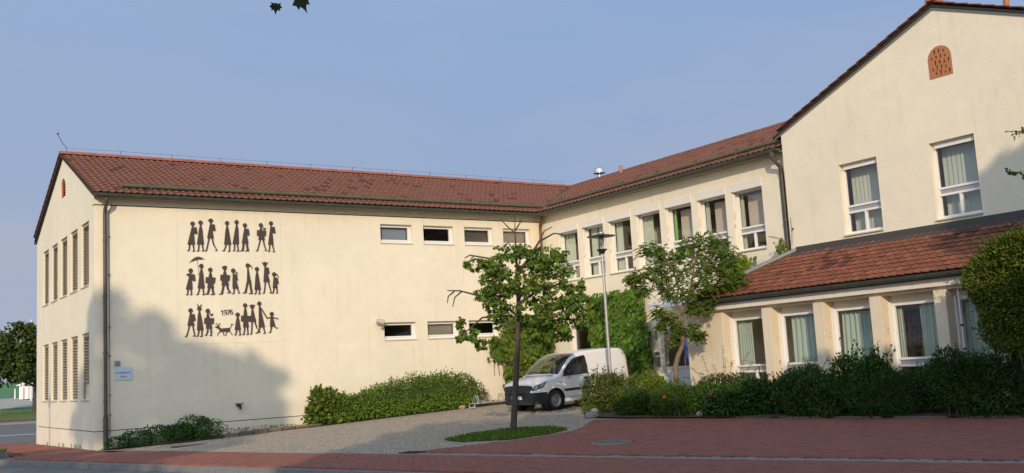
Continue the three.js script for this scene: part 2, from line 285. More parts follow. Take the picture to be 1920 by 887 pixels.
// ---- the long wing with the wall figures
const LA = 15.5, X0 = -0.2, ZR = -4.65, YE = 7.25, YR = 9.37, XR = 20.6;
const wing = thing('school_wing', 'long cream school wing with dark wall figures and a gable end of louvred windows', 'school building', [0, 0, 0]);
{
  const A = [8.85, 10.49, 12.14, 13.78], holes = [];
  for (const x of A) holes.push(rect(x, x + 1.2, 6.05, 6.67), rect(x, x + 1.2, 2.8, 3.36));
  const field = rect(2.124, 5.356, 2.864, 6.876);
  const ez = [0, 1, 2, 3, 4].map((k) => -0.7 - k * 1.63);      // near edge of each gable opening
  const eh = [];
  for (const z of ez) eh.push(rect(z - 1.1, z, 4.72, 6.59), rect(z - 1.1, z, 1.43, 3.33));
  const arch = []; for (let k = 0; k <= 12; k++) { const t = (k / 12) * Math.PI; arch.push([-4.65 + Math.cos(t) * 0.42, 8.2 + Math.sin(t) * 0.36]); } arch.push([-5.07, 7.93], [-4.23, 7.93]);
  part('wall', [
    wallZ(poly(rect(X0, LA, 0.54, 6.915), [...holes, field]), 0, 0.3), wallZ(poly(rect(X0, LA, 6.95, YE)), 0, 0.3), wallZ(poly(rect(X0, LA, -0.8, 0.515)), 0, 0.3),
    box(2.128, 5.352, 2.868, 6.872, -0.06, -0.004), box(2.1, 5.38, 2.85, 6.9, -0.2, -0.07),
    wallX(poly([[-9.3, 0.54], [-0.3, 0.54], [-0.3, 7.25], [-4.65, 9.28], [-9.3, 7.25]], [...eh, arch]), X0, 0.3), wallX(poly(rect(-9.3, -0.3, -0.9, 0.515)), X0, 0.3),
    box(X0, 25.4, -0.9, YE, -9.6, -9.3),
  ], M.wall, wing);
  part('groove_shade', [box(X0 + 0.012, LA, 0.49, 0.56, -0.2, -0.012), box(X0 + 0.012, LA, 6.89, 6.97, -0.2, -0.012), wallX(poly(rect(-9.27, -0.3, 0.49, 0.56)), X0 + 0.012, 0.15)], M.joint, wing);  // dark strips backing the open grooves, their shade put in by colour
  part('interior', [box(X0 + 0.3, 25.4, 7.05, 7.12, -9.3, -0.3), box(X0 + 0.3, LA + 0.1, 3.5, 3.6, -9.3, -0.3), box(X0 + 0.3, LA + 0.1, -0.2, 0.3, -9.3, -0.3), box(3, LA + 0.1, 0.3, 7.05, -3.1, -3), box(8.2, 8.3, 0.3, 7.05, -3, -0.3)], M.inside, wing);
  // small windows; some have a dull roller blind behind the pane
  const blind = { U0: [0.2, 0.24, 0.28], U3: [0.2, 0.175, 0.12], L1: [0.2, 0.18, 0.12], U2: [0.07, 0.065, 0.05] };
  A.forEach((x, i) => { for (const [row, y, h] of [['U', 6.05, 0.62], ['L', 2.8, 0.56]]) {
    const w = makeWindow(wing, { w: 1.2, h, at: [x + 0.6, y, 0], recess: 0.12, tall: false, bar: 0.055, sill: 0.025 });
    const c = blind[row + i]; if (c) part('roller_blind', box(-0.53, 0.49, 0.09, h - 0.08, w.userData.inner - 0.06, w.userData.inner - 0.055), std({ color: col(...c), roughness: 0.9 }), w);
  } });
  // louvre blinds of the gable end
  const slatG = metres(new THREE.BoxGeometry(1.06, 0.005, 0.07).rotateX(0.7));
  for (const z of ez) for (const [y, h] of [[4.72, 1.87], [1.43, 1.9]]) {
    const w = makeWindow(wing, { w: 1.1, h, at: [X0, y, z - 0.55], turn: FACE_X, recess: 0.2, bar: 0.06, rail: 0.36, sill: 0.03 });
    const raised = y < 2 && z === ez[0] ? 0.52 : 0.05;
    for (let s = h - 0.13; s > raised; s -= 0.088) { const q = part('slat', slatG, M.slat, w); q.position.set(0, s, -0.085); q.rotation.z = rr(-0.004, 0.004); }
    part('blind_rail', [box(-0.53, 0.53, raised - 0.04, raised - 0.01, -0.11, -0.065), box(-0.545, -0.53, 0, h, -0.11, -0.06), box(0.53, 0.545, 0, h, -0.11, -0.06), box(-0.53, 0.53, h - 0.1, h, -0.12, -0.05)], M.slat, w);
  }
  // arched louvre under the gable
  const fr = arch.map(([z, y]) => [z, y]), inr = arch.map(([z, y]) => [-4.65 + (z + 4.65) * 0.85, 8.18 + (y - 8.18) * 0.85]);
  const lv = part('gable_vent', wallX(poly(fr, [inr]), X0 + 0.03, 0.12), M.terra, wing);
  for (let k = 0; k < 6; k++) { const yy = 8.0 + k * 0.09, hw = yy < 8.2 ? 0.36 : 0.36 * Math.sqrt(Math.max(0.1, 1 - ((yy - 8.2) / 0.33) ** 2)); part('slat', metres(new THREE.BoxGeometry(0.1, 0.014, hw * 2).rotateZ(0.6).translate(X0 + 0.09, yy, -4.65)), M.terra, lv); }
  rnd = seeded(88); for (const [z, w] of [[-2.0, 0.16], [-2.45, 0.1], [-2.75, 0.22], [-3.3, 0.12], [-4.6, 0.2], [-5.3, 0.14], [-7.4, 0.2]]) { const P = []; for (let k = 0; k < 14; k++) { const a = (k / 14) * 6.283, q = rr(0.55, 1.15); P.push([z + Math.cos(a) * w * q, 0.08 + 0.012 * z + Math.sin(a) * q * rr(0.05, 0.1)]); } part('moss_patch', wallX(poly(P), X0 - 0.002, 0.002), M.mossStain, wing); }
  // roof
  const sl = Math.hypot(ZR - 0.33, YR - YE), up = V(0, (YR - YE) / sl, (ZR - 0.33) / sl);
  const roof = part('roof', [deckSheet([[X0 - 0.08, YE - 0.03, 0.3], [15.17, YE - 0.03, 0.3], [XR, YR - 0.03, ZR], [X0 - 0.08, YR - 0.03, ZR]], 0.07), deckSheet([[X0 - 0.08, YR - 0.03, ZR], [XR, YR - 0.03, ZR], [25.5, YR - 0.03, ZR], [25.5, YE - 0.03, -9.7], [X0 - 0.08, YE - 0.03, -9.7]], 0.07)], M.deck, wing);
  tileRoof(roof, V(X0 - 0.09, YE, 0.33), V(1, 0, 0), up, 20.6, sl, 0.205, 0.33, (s, f) => s + X0 - 0.09 < 15.12 + 5.43 * f, tilesBrown, false, 301);
  ridgeTiles(roof, V(X0 - 0.1, YR + 0.005, ZR), V(XR - 0.1, YR + 0.005, ZR), 0.115, 0.36, ridgeRed);
  { // stepped verge tiles along the far, hidden slope
    const dn = V(0, -(YR - YE), -5.05).normalize(); for (let k = 0; k < 16; k++) { const t = part('verge_tile', tileShape(0.22, 0.34, 900 + k, false), tilesBrown[k % 6], roof); const n = V(0, 5.05, -(YR - YE)).normalize(); t.applyMatrix4(new THREE.Matrix4().makeBasis(n.clone().cross(dn), n, dn).setPosition(V(X0 - 0.02, YR - 0.01, ZR).addScaledVector(dn, 0.18 + k * 0.335))); }
  }
  part('eaves_board', [box(X0, 15.2, YE - 0.14, YE - 0.1, 0.0, 0.24), box(X0, 15.2, YE - 0.14, YE - 0.03, 0.24, 0.27)], M.soffit, wing);
  part('barge_board', [metres(slab(poly([[0.24, 7.2], [-4.65, 9.33], [-4.65, 9.23], [0.24, 7.1]]), 0.03).rotateY(-Math.PI / 2).translate(X0 - 0.004, 0, 0)), metres(slab(poly([[-9.6, 7.2], [-9.6, 7.1], [-4.65, 9.23], [-4.65, 9.33]]), 0.03).rotateY(-Math.PI / 2).translate(X0 - 0.004, 0, 0))], M.deck, wing);
  gutter(wing, V(X0 - 0.06, YE - 0.06, 0.4), V(15.16, YE - 0.075, 0.4), 0.082);
  gutter(wing, V(X0 - 0.06, YE - 0.1, -9.75), V(2, YE - 0.1, -9.75), 0.08);
  downpipe(wing, [[0.07, 7.1, 0.38], [0.07, 6.98, 0.34], [0.07, 6.75, 0.12], [0.07, 6.6, 0.1], [0.07, 1.0, 0.1], [0.07, 0.9, 0.1]], 0.052, M.pipe, [[0.07, 5.9, 0.1], [0.07, 4.3, 0.1], [0.07, 2.7, 0.1], [0.07, 1.35, 0.1]]);
  part('standpipe', limb([[0.07, 0.92, 0.1], [0.07, -0.1, 0.1]], 0.068, 10), M.gutter, wing);
  part('lightning_strip', [limb([[0.28, 7.0, 0.03], [0.2, 6.7, 0.02], [0.2, 0.4, 0.02]], 0.008, 5), ...[6, 4.9, 3.4, 2.6, 1.5, 0.95].map((y) => box(0.175, 0.225, y, y + 0.03, 0, 0.04))], M.pipe, wing);
  downpipe(wing, [[15.3, 7.12, 0.38], [15.3, 6.98, 0.34], [15.36, 6.8, 0.13], [15.38, 6.6, 0.1], [15.38, 0.3, 0.1]], 0.055, std({ color: col(0.16, 0.075, 0.04), roughness: 0.5, metalness: 0.4 }), [[15.38, 5.7, 0.1], [15.38, 4.3, 0.1], [15.38, 2.8, 0.1]]);
  // log snow guard held by brackets above the eaves
  const lg = V(0, YE, 0.33).addScaledVector(up, 0.55), n = V(0, -up.z, up.y);
  const sg = part('snow_guard', metres(new THREE.CylinderGeometry(0.06, 0.065, 15.1, 9).rotateZ(Math.PI / 2).translate(8.15, lg.y + n.y * 0.105, lg.z + n.z * 0.105)), M.log, wing);
  for (let x = 1.4; x < 15.6; x += 1.72) part('bracket', box(x, x + 0.04, lg.y, lg.y + 0.19, lg.z - 0.03, lg.z + 0.085), M.gutter, sg);
  // lightning wire on the ridge and the rod at its end
  const wp = []; for (let i = 0; i <= 24; i++) wp.push([X0 + 0.1 + i * 0.85, YR + 0.235 - (i % 2) * 0.008, ZR]);
  const lw = part('lightning_wire', limb(wp, 0.009, 4), M.zinc, wing);
  for (let i = 0; i < 24; i += 2) part('wire_clip', box(X0 + 0.1 + i * 0.85, X0 + 0.115 + i * 0.85, YR + 0.09, YR + 0.235, ZR - 0.008, ZR + 0.008), M.gutter, lw);
  part('lightning_rod', [limb([[X0 + 0.1, YR + 0.22, ZR], [X0 - 0.05, YR + 0.42, ZR], [X0 - 0.16, YR + 0.66, ZR]], 0.012, 5), new THREE.SphereGeometry(0.035, 8, 6).translate(X0 - 0.16, YR + 0.68, ZR)], M.gutter, wing);
}

// ---- the connecting wing with seven tall windows
const B = thing('connecting_wing', 'cream connecting wing with seven tall upper windows under white blind boxes', 'school building');
{
  const bz = [0, 1, 2, 3, 4, 5, 6].map((k) => 0.985 + k * 1.438), holes = bz.map((z) => rect(z, z + 1.17, 4.62, 6.39));
  part('wall', [wallX(poly(rect(0, 11.9, -0.3, YE), [...holes, rect(1.35, 2.55, 1.0, 3.0), rect(6.08, 7.3, 0.36, 2.55)]), LA, 0.3), box(25.4, 25.7, -0.5, YE, -9.6, 11.9)], M.wall, B);
  part('interior', [box(LA + 0.3, 25.4, 7.05, 7.12, -0.3, 11.9), box(LA + 0.3, 25.4, 3.5, 3.6, -0.3, 11.9), box(LA + 0.3, 25.4, -0.1, 0.35, -0.3, 11.9), box(18.6, 18.7, 0.35, 7.05, -9.3, 11.9), box(LA + 0.3, 25.4, 0.35, 7.05, -0.5, -0.3), box(LA + 0.3, 25.4, 0.35, 7.05, 11.9, 12.05), box(LA + 0.3, 18.6, 3.6, 7.05, 5.2, 5.3)], M.inside, B);
  bz.forEach((z) => {
    const w = makeWindow(B, { w: 1.17, h: 1.77, at: [LA, 4.62, z + 0.585], turn: FACE_X, recess: 0.2, rail: 0.36 });
    part('blind_box', rbox(-0.605, 0.605, 1.745, 1.985, -0.16, 0.022, 0.006), M.boxWhite, w);
    for (const x of [-0.583, 0.55]) part('guide_rail', box(x, x + 0.033, 0.01, 1.74, -0.11, -0.075), M.white, w);
    part('crank', [limb([[-0.57, 1.2, -0.05], [-0.56, 1.0, -0.03], [-0.55, 0.95, -0.02]], 0.008, 5), limb([[-0.57, 0.8, -0.05], [-0.55, 0.72, -0.02]], 0.01, 5)], M.alu, w);
  });
  makeWindow(B, { w: 1.2, h: 2.0, at: [LA, 1.0, 1.95], turn: FACE_X, recess: 0.18, rail: 0.4 });
  // roof
  const sl = Math.hypot(XR - 15.17, YR - YE), up = V((XR - 15.17) / sl, (YR - YE) / sl, 0);
  const roof = part('roof', [deckSheet([[15.2, YE - 0.03, 0.3], [XR, YR - 0.03, ZR], [XR, YR - 0.03, 11.9], [15.2, YE - 0.03, 11.9]], 0.07), deckSheet([[XR, YR - 0.03, ZR], [26, YE - 0.03, -9.6], [26, YE - 0.03, 11.9], [XR, YR - 0.03, 11.9]], 0.07)], M.deck, B);
  tileRoof(roof, V(15.17, YE, -4.7), V(0, 0, 1), up, 16.6, sl, 0.205, 0.33, (s, f) => s - 4.7 > 0.36 - 4.98 * f, tilesBrown, false, 401);
  ridgeTiles(roof, V(XR, YR + 0.0, ZR + 0.1), V(XR, YR + 0.0, 11.9), 0.105, 0.36, tilesBrown);
  part('valley_flashing', limb([[15.2, YE + 0.045, 0.28], [XR - 0.1, YR + 0.03, ZR + 0.05]], 0.03, 6), M.flash, roof);
  part('eaves_board', [box(LA - 0.26, LA, YE - 0.14, YE - 0.1, 0.28, 11.88), box(LA - 0.29, LA - 0.26, YE - 0.14, YE - 0.03, 0.28, 11.88)], M.soffit, B);
  gutter(B, V(15.08, YE - 0.075, 0.42), V(15.08, YE - 0.06, 11.86), 0.08);
  const lx = 15.17 + up.x * 0.55, ly = YE + up.y * 0.55;
  const sg = part('snow_guard', metres(new THREE.CylinderGeometry(0.06, 0.06, 11.5, 9).rotateX(Math.PI / 2).translate(lx - up.y * 0.105, ly + up.x * 0.105, 6.05)), M.log, B);
  for (let z = 1.2; z < 11.8; z += 1.72) part('bracket', box(lx - 0.09, lx + 0.03, ly, ly + 0.19, z, z + 0.04), M.gutter, sg);
  downpipe(B, [[15.09, 7.1, 11.62], [15.1, 6.95, 11.62], [15.36, 6.72, 11.64], [15.4, 6.5, 11.64], [15.4, 4.3, 11.64]], 0.055, M.pipe, [[15.4, 6.3, 11.64], [15.4, 5.2, 11.64]]);
  part('rain_hopper', new THREE.CylinderGeometry(0.085, 0.06, 0.16, 10).translate(15.09, 7.06, 11.62), M.gutter, B);
  part('lightning_strip', limb([[15.47, 6.9, 11.5], [15.485, 6.6, 11.47], [15.485, 4.4, 11.47]], 0.014, 5), M.verdigris, B);
  // entrance: door, canopy slab, letter box and bell panel
  const d = part('entrance_door', [box(-0.61, -0.53, 0, 2.19, -0.16, -0.06), box(0.53, 0.61, 0, 2.19, -0.16, -0.06), box(-0.53, 0.53, 2.11, 2.19, -0.16, -0.063), box(-0.53, 0.53, 0.96, 1.04, -0.155, -0.063), box(-0.53, 0.53, 0, 0.08, -0.155, -0.063)], std({ color: col(0.42, 0.43, 0.44), roughness: 0.5, metalness: 0.2 }), B);
  d.position.set(LA, 0.36, 6.69); d.rotation.y = FACE_X;
  part('pane', new THREE.PlaneGeometry(1.06, 1.07).translate(0, 1.575, -0.11), M.glass, d);
  part('kick_panel', box(-0.53, 0.53, 0.08, 0.96, -0.13, -0.09), std({ color: col(0.4, 0.44, 0.46), roughness: 0.5 }), d);
  part('door_handle', limb([[0.44, 1.0, -0.05], [0.44, 1.0, 0.0], [0.44, 1.3, 0.0], [0.44, 1.3, -0.05]], 0.013, 6), M.zinc, d);
  const paper = (x, y, w, h, c) => part('notice', box(x, x + w, y, y + h, -0.126, -0.122), std({ color: col(...c), roughness: 0.8 }), d);
  paper(-0.48, 1.8, 0.2, 0.26, [0.3, 0.05, 0.06]); paper(-0.24, 1.86, 0.16, 0.2, [0.4, 0.22, 0.16]); paper(0.3, 1.1, 0.2, 0.95, [0.015, 0.05, 0.3]); paper(-0.1, 1.24, 0.16, 0.22, [0.16, 0.06, 0.03]);
  part('canopy', [box(14.55, LA, 3.22, 3.36, 6.75, 9.6), box(14.5, 14.55, 3.19, 3.38, 6.72, 9.6)], M.white, B);
  part('letter_box', rbox(15.38, LA, 1.42, 1.72, 5.86, 6.0, 0.012), std({ color: col(0.16, 0.13, 0.11), roughness: 0.5 }), B);
  part('bell_panel', [rbox(15.44, LA, 1.78, 1.87, 5.84, 5.99, 0.01)], std({ color: col(0.1, 0.1, 0.1), roughness: 0.4 }), B);
  part('name_plate', [rbox(15.46, LA, 2.28, 2.55, 5.86, 5.95, 0.006)], std({ color: col(0.2, 0.17, 0.14), roughness: 0.5 }), B);
}
// curtains, one thing each
function curtain(label, group, x0, x1, y0, y1, c, z, place, waves, seed, sway = 0) {
  const n = 60, pos = [], idx = [], r = seeded(seed), ph = r() * 6;
  for (let i = 0; i <= n; i++) for (let j = 0; j <= 6; j++) { const u = i / n, v = j / 6, d = Math.sin(u * waves * 6.283 + ph + 0.5 * Math.sin(v * 2 + u * 7)) * 0.03 + Math.sin(u * waves * 2.7 * 6.28) * 0.008; pos.push(lerp(x0, x1, u) + sway * (1 - v) * (u - 0.5), lerp(y0, y1, v), z + d * (1.15 - 0.3 * v)); }
  for (let i = 0; i < n; i++) for (let j = 0; j < 6; j++) { const a = i * 7 + j, b = a + 7; idx.push(a, b, a + 1, a + 1, b, b + 1); }
  const g = new THREE.BufferGeometry(); g.setAttribute('position', new THREE.Float32BufferAttribute(pos, 3)); g.setIndex(idx); g.computeVertexNormals();
  const m = solo('curtain', g, c, label, 'curtain', group); m.position.set(...place); m.rotation.y = FACE_X; return m;
}
M.curtain = new THREE.MeshPhysicalMaterial({ color: col(0.52, 0.6, 0.47), roughness: 0.95, transmission: 0.25, thickness: 0, side: THREE.DoubleSide });
M.curtainGreen = new THREE.MeshPhysicalMaterial({ color: col(0.38, 0.48, 0.4), roughness: 0.95, transmission: 0.2, thickness: 0, side: THREE.DoubleSide });
M.screenCloth = std({ color: col(0.5, 0.44, 0.36), roughness: 0.95 });
{
  const N = ['first', 'second', 'third', 'fourth', 'fifth', 'sixth', 'seventh'], at = (k) => [LA, 4.62, 0.985 + k * 1.438 + 0.585];
  const C = (k, x0, x1, m, w, why, y1 = 1.72) => curtain(`${why} behind the ${N[k]} tall upper window from the inner corner`, 'curtains of the connecting wing', x0, x1, 0.05, y1, m, -0.36, at(k), w, 500 + k);
  C(0, -0.56, 0.02, M.curtain, 5, 'pale green curtain'); C(1, -0.5, -0.2, M.curtain, 4, 'narrow pale green curtain'); 
  curtain('broad pale green curtain behind the second tall upper window from the inner corner', 'curtains of the connecting wing', -0.08, 0.5, 0.05, 1.72, M.curtain, -0.36, at(1), 5, 521);
  C(2, -0.56, -0.22, M.curtain, 4, 'gathered pale green curtain'); C(3, -0.56, -0.1, M.curtain, 4, 'swept pale green curtain');
  C(4, -0.56, -0.47, std({ color: col(0.16, 0.42, 0.1), roughness: 0.9, side: THREE.DoubleSide }), 2, 'narrow bright green curtain');
  C(5, -0.56, -0.42, M.curtain, 2, 'narrow pale curtain'); C(6, -0.56, -0.46, M.curtain, 2, 'slim pale green curtain');
  for (const [k, x0, x1] of [[4, -0.4, 0.44], [5, -0.34, 0.5], [6, -0.42, 0.16]]) { const m = solo('roller_screen', box(x0, x1, 0.66, 1.66, -0.5, -0.49), M.screenCloth, `beige roller screen hanging behind the ${N[k]} tall upper window`, 'roller screen', 'beige screens of the connecting wing'); m.position.set(...at(k)); m.rotation.y = FACE_X; }
}

// ---- the gabled hall on the right
const hall = thing('gabled_hall', 'tall cream gabled hall with arched clay vent and two blind-hung windows', 'school building');
{
  const X = 15.2, zl = 11.9, zr = 21.7, za = 16.8, wz = [13.68, 16.3];
  const arch = []; for (let k = 0; k <= 12; k++) { const t = (k / 12) * Math.PI; arch.push([16.83 + Math.cos(t) * 0.3, 8.32 + Math.sin(t) * 0.29]); } arch.push([16.53, 7.86], [17.13, 7.86]);
  part('wall', [wallX(poly([[zl, -0.3], [zr, -0.3], [zr, 7.6], [za, 9.58], [zl, 7.6]], [...wz.map((z) => rect(z, z + 1.15, 4.54, 6.36)), arch]), X, 0.3), box(X + 0.3, 24, -0.3, 7.6, zr - 0.3, zr), box(23.7, 24, -0.3, 7.6, 12.05, zr - 0.3)], M.wall, hall);
  part('interior', [box(X + 0.3, 23.7, 7.0, 7.1, 12.05, 21.4), box(X + 0.3, 23.7, 3.5, 3.6, 12.05, 21.4), box(17.5, 17.6, 3.6, 7, 12.05, 21.4)], M.inside, hall);
  wz.forEach((z, i) => {
    const w = makeWindow(hall, { w: 1.15, h: 1.82, at: [X, 4.54, z + 0.575], turn: FACE_X, recess: 0.15, rail: 0.38 });
    part('head_box', box(-0.5, 0.5, 1.68, 1.75, -0.14, -0.1), M.white, w);
    const bm = std({ color: i ? col(0.38, 0.42, 0.36) : col(0.4, 0.43, 0.34), roughness: 0.9 });
    for (let k = 0; k < 9; k++) { if (!i && k > 7) continue; const s = part('blind_slat', box(-0.052, 0.052, 0.06, 1.74, -0.004, 0.004), bm, w); s.position.set(-0.48 + k * 0.12, 0, -0.44); s.rotation.y = 0.3 + rr(-0.08, 0.08); }
  });
  const v = part('clay_vent', (() => {      // a pierced clay screen, the piercings in loose rows
    const holes = [], r = seeded(12);
    for (let row = 0; row < 5; row++) for (let k = 0; k < 5; k++) { const z = 16.6 + k * 0.113 + (row % 2) * 0.03, y = 7.96 + row * 0.13; if (Math.hypot((z - 16.83) / 0.24, Math.max(0, y - 8.3) / 0.23) > 0.95 || Math.abs(z - 16.83) > 0.25) continue; const a = r() * 0.02, l = 0.035 + r() * 0.03; holes.push(k % 3 === 0 ? [[z - 0.03, y - l], [z + 0.03, y - l + a], [z + 0.01, y + l]] : [[z - 0.028, y - l], [z + 0.012, y - l - a], [z + 0.03, y + l - a], [z - 0.008 - a, y + l]]); }
    return wallX(poly(arch.map(([z, y]) => [z * 0.998 + 0.0337, y * 0.998 + 0.0165]), holes), X - 0.012, 0.09);
  })(), M.terra, hall);
  const sl = Math.hypot(5.15, 2.08);
  const roof = part('roof', [deckSheet([[X - 0.06, 9.63, za], [X - 0.06, 7.55, za - 5.15], [24.2, 7.55, za - 5.15], [24.2, 9.63, za]], 0.06), deckSheet([[X - 0.06, 9.63, za], [24.2, 9.63, za], [24.2, 7.55, za + 5.15], [X - 0.06, 7.55, za + 5.15]], 0.06)], M.deck, hall);
  for (const s of [-1, 1]) { const n = V(0, 5.15, s * 2.08).normalize(), dn = V(0, -2.08, s * 5.15).normalize(); for (let c = 0; c < 3; c++) for (let k = 0; k < 16; k++) { const t = part('roof_tile', tileShape(0.215, 0.34, 700 + (k % 4), false), tilesBrown[(k * 5 + c) % 6], roof); t.applyMatrix4(new THREE.Matrix4().makeBasis(n.clone().cross(dn), n, dn).setPosition(V(X - 0.0 + c * 0.205, 9.67, za).addScaledVector(dn, 0.16 + k * 0.335))); } }
  part('verge_board', [metres(slab(poly([[za - 5.1, 7.55], [za, 9.6], [za + 5.1, 7.55], [za + 5.1, 7.46], [za, 9.51], [za - 5.1, 7.46]]), 0.03).rotateY(-Math.PI / 2).translate(X - 0.004, 0, 0))], M.lead, hall);
  ridgeTiles(roof, V(X - 0.12, 9.69, za), V(18.5, 9.69, za), 0.12, 0.38, ridgeRed);
  part('vent_pipe', limb([[17, 9.3, 17.6], [17, 9.86, 17.6]], 0.07, 10, true), M.terra, hall);
  part('lightning_wire', limb([[X - 0.1, 9.85, za], [X - 0.25, 10.4, za - 0.25]], 0.01, 4), M.gutter, hall);
}

// ---- the low annex in front of the hall
const annex = thing('school_annex', 'low annex with cream piers, tall curtained windows and lean-to red tiled roof', 'school annex');
const openings = [[10.97, 12.36], [12.64, 14.0], [14.28, 15.61], [15.89, 17.24], [17.52, 18.87], [19.15, 20.5]];
{
  const P = [[9.6, 10.97], [12.36, 12.64], [14.0, 14.28], [15.61, 15.89], [17.24, 17.52], [18.87, 19.15], [20.5, 21.4]];
  part('wall', [box(13.8, 15.2, -0.2, 3.0, 9.6, 9.85), box(13.4, 13.8, 2.78, 2.86, 9.65, 21.4), box(13.8, 15.2, -0.2, 3.0, 21.15, 21.4), ...openings.map(([a, b]) => box(13.68, 13.8, 2.63, 2.78, a, b)), ...openings.map(([a, b]) => box(13.6, 13.8, -0.2, 0.5, a, b))], M.wallAnnex, annex);
  for (const [a, b] of P) part('pier', rbox(13.3, 13.8, -0.3, 2.78, a, b, 0.008), M.wallAnnex, annex);
  part('beam', rbox(13.24, 13.78, 2.85, 3.11, 9.45, 21.5, 0.01), M.pale, annex);
  part('interior', [box(13.8, 15.2, 3.0, 3.06, 9.85, 21.15), box(13.8, 15.19, 0.2, 0.3, 9.85, 21.15)], M.insideFloor, annex);
  openings.forEach(([a, b]) => { const w = makeWindow(annex, { w: b - a, h: 2.13, at: [13.6, 0.5, (a + b) / 2], turn: FACE_X, recess: 0.09, bar: 0.085, rail: 0.385, sill: 0.06, glass: M.glassPlain }); part('side_trim', [box(-(b - a) / 2, -(b - a) / 2 + 0.035, 0, 2.13, -0.09, 0.0)], M.white, w); part('casement_stay', [limb([[-(b - a) / 2 + 0.01, 1.55, 0.1], [-(b - a) / 2 + 0.03, 1.5, 0.13], [-(b - a) / 2 + 0.03, 1.44, 0.13]], 0.011, 5), limb([[-(b - a) / 2 + 0.01, 0.95, 0.1], [-(b - a) / 2 + 0.08, 0.93, 0.15], [-(b - a) / 2 + 0.09, 0.88, 0.15]], 0.011, 5)], M.zinc, w); });
  const sl = Math.hypot(2.08, 1.105), up = V(2.08 / sl, 1.105 / sl, 0), z0 = 9.97;
  const roof = part('roof', [deckSheet([[13.14, 3.15, z0], [15.2, 4.23, z0 + 2.1], [15.2, 4.23, 21.6], [13.14, 3.15, 21.6]], 0.05), deckSheet([[13.14, 3.15, z0], [15.5, 3.15, z0], [15.5, 4.2, z0 + 2.05], [15.2, 4.23, z0 + 2.1]], 0.05)], M.deck, annex);
  tileRoof(roof, V(13.11, 3.17, z0), V(0, 0, 1), up, 11.7, sl, 0.2, 0.236, (s, f) => s > 2.1 * f + 0.05, tilesRed, true, 601);
  part('hip_flashing', [limb([[13.12, 3.24, z0 + 0.02], [15.22, 4.36, z0 + 2.14]], 0.075, 6)], M.lead, roof);
  part('wall_flashing', [box(15.13, 15.197, 4.27, 4.425, z0 + 2.15, 21.5), metres(slab(poly([[14.95, 4.155], [15.197, 4.27], [15.197, 4.3], [14.95, 4.19]]), 9.4).translate(0, 0, z0 + 2.1))], M.flash, roof);
  gutter(annex, V(13.09, 3.125, z0 - 0.15), V(13.09, 3.11, 21.5), 0.08);
  part('fascia', [box(13.175, 13.198, 3.02, 3.13, z0, 21.5)], M.flash, annex);
  downpipe(annex, [[13.5, 2.85, 17.7], [13.5, 2.1, 17.7], [13.5, 0.2, 17.7]], 0.02, M.white, [[13.5, 2.0, 17.7], [13.5, 1.5, 17.7]]);
}
{
  const N = ['first', 'second', 'third', 'fourth', 'fifth'], at = (k) => [13.6, 0.5, (openings[k][0] + openings[k][1]) / 2], grp = 'curtains of the annex';
  const C = (k, x0, x1, why, w, sway = 0) => curtain(`${why} in the ${N[k]} annex window from the entrance`, grp, x0, x1, 0.06, 2.02, M.curtainGreen, -0.25, at(k), w, 800 + k * 7 + Math.round(x0 * 10), sway);
  C(0, -0.68, -0.16, 'soft green pleated curtain', 6); C(1, -0.46, 0.3, 'half-drawn green curtain', 5); C(2, -0.54, 0.5, 'wide pleated green curtain', 8, 0.1);
  C(3, -0.68, -0.48, 'narrow green curtain at the left side', 3); C(3, -0.06, 0.4, 'narrow green curtain at the right side', 3); C(4, -0.6, 0.2, 'shaded green curtain', 6);
  const s = thing('bookcase', 'full bookcase standing behind the fourth annex window', 'bookcase', [14.85, 0.3, 15.5], FACE_X);
  part('case', [box(-0.95, -0.92, 0, 2.2, -0.3, 0), box(0.92, 0.95, 0, 2.2, -0.3, 0), box(-0.92, 0.92, 0, 2.2, -0.3, -0.28)], std({ color: col(0.2, 0.14, 0.09) }), s);
  rnd = seeded(44); for (const y of [0.05, 0.55, 0.98, 1.4, 1.82]) { part('shelf', box(-0.92, 0.92, y, y + 0.025, -0.28, 0), std({ color: col(0.3, 0.22, 0.13) }), s); for (let x = -0.9; x < 0.86;) { const w = rr(0.03, 0.075), h = rr(0.2, 0.33); part('book', box(x, x + w - 0.004, y + 0.026, y + 0.026 + h, -0.25, rr(-0.06, -0.01)), std({ color: pick([col(0.3, 0.25, 0.2), col(0.08, 0.09, 0.14), col(0.2, 0.06, 0.05), col(0.36, 0.33, 0.27), col(0.06, 0.1, 0.08)]) }), s); x += w; } }
  const l = thing('library_ladder', 'orange wooden ladder leaning on the bookcase in the fourth annex window', 'ladder', [14.5, 0.3, 15.66], FACE_X);
  const wood = std({ color: col(0.5, 0.2, 0.04), roughness: 0.5 });
  for (const x of [-0.02, 0.34]) part('ladder_rail', limb([[x, 0, 0.1], [x, 2.1, -0.2]], 0.024, 6), wood, l);
  for (let y = 0.3; y < 2; y += 0.3) part('rung', limb([[-0.02, y, 0.1 - y / 7], [0.34, y, 0.1 - y / 7]], 0.014, 5), wood, l);
}

// ---------------------------------------------------------------- ground: pavement, forecourt, gully, road
const TK = V(0.286, 0, 0.958), NK = V(0.958, 0, -0.286), K0 = V(-1.01, 0, 5.23);     // along the kerb, from the kerb towards the school, a point of the kerb
const kerbPt = (t, d, y = 0) => V(K0.x + TK.x * t + NK.x * d, y, K0.z + TK.z * t + NK.z * d);
const dk = (x, z) => (x - K0.x) * NK.x + (z - K0.z) * NK.z, tk = (x, z) => (x - K0.x) * TK.x + (z - K0.z) * TK.z;
const ground = (x, z) => (x < -0.19 && z < 0.5 ? Math.min(0, 0.012 * z) : 0.036 * Math.max(0, dk(x, z) - 2.46));
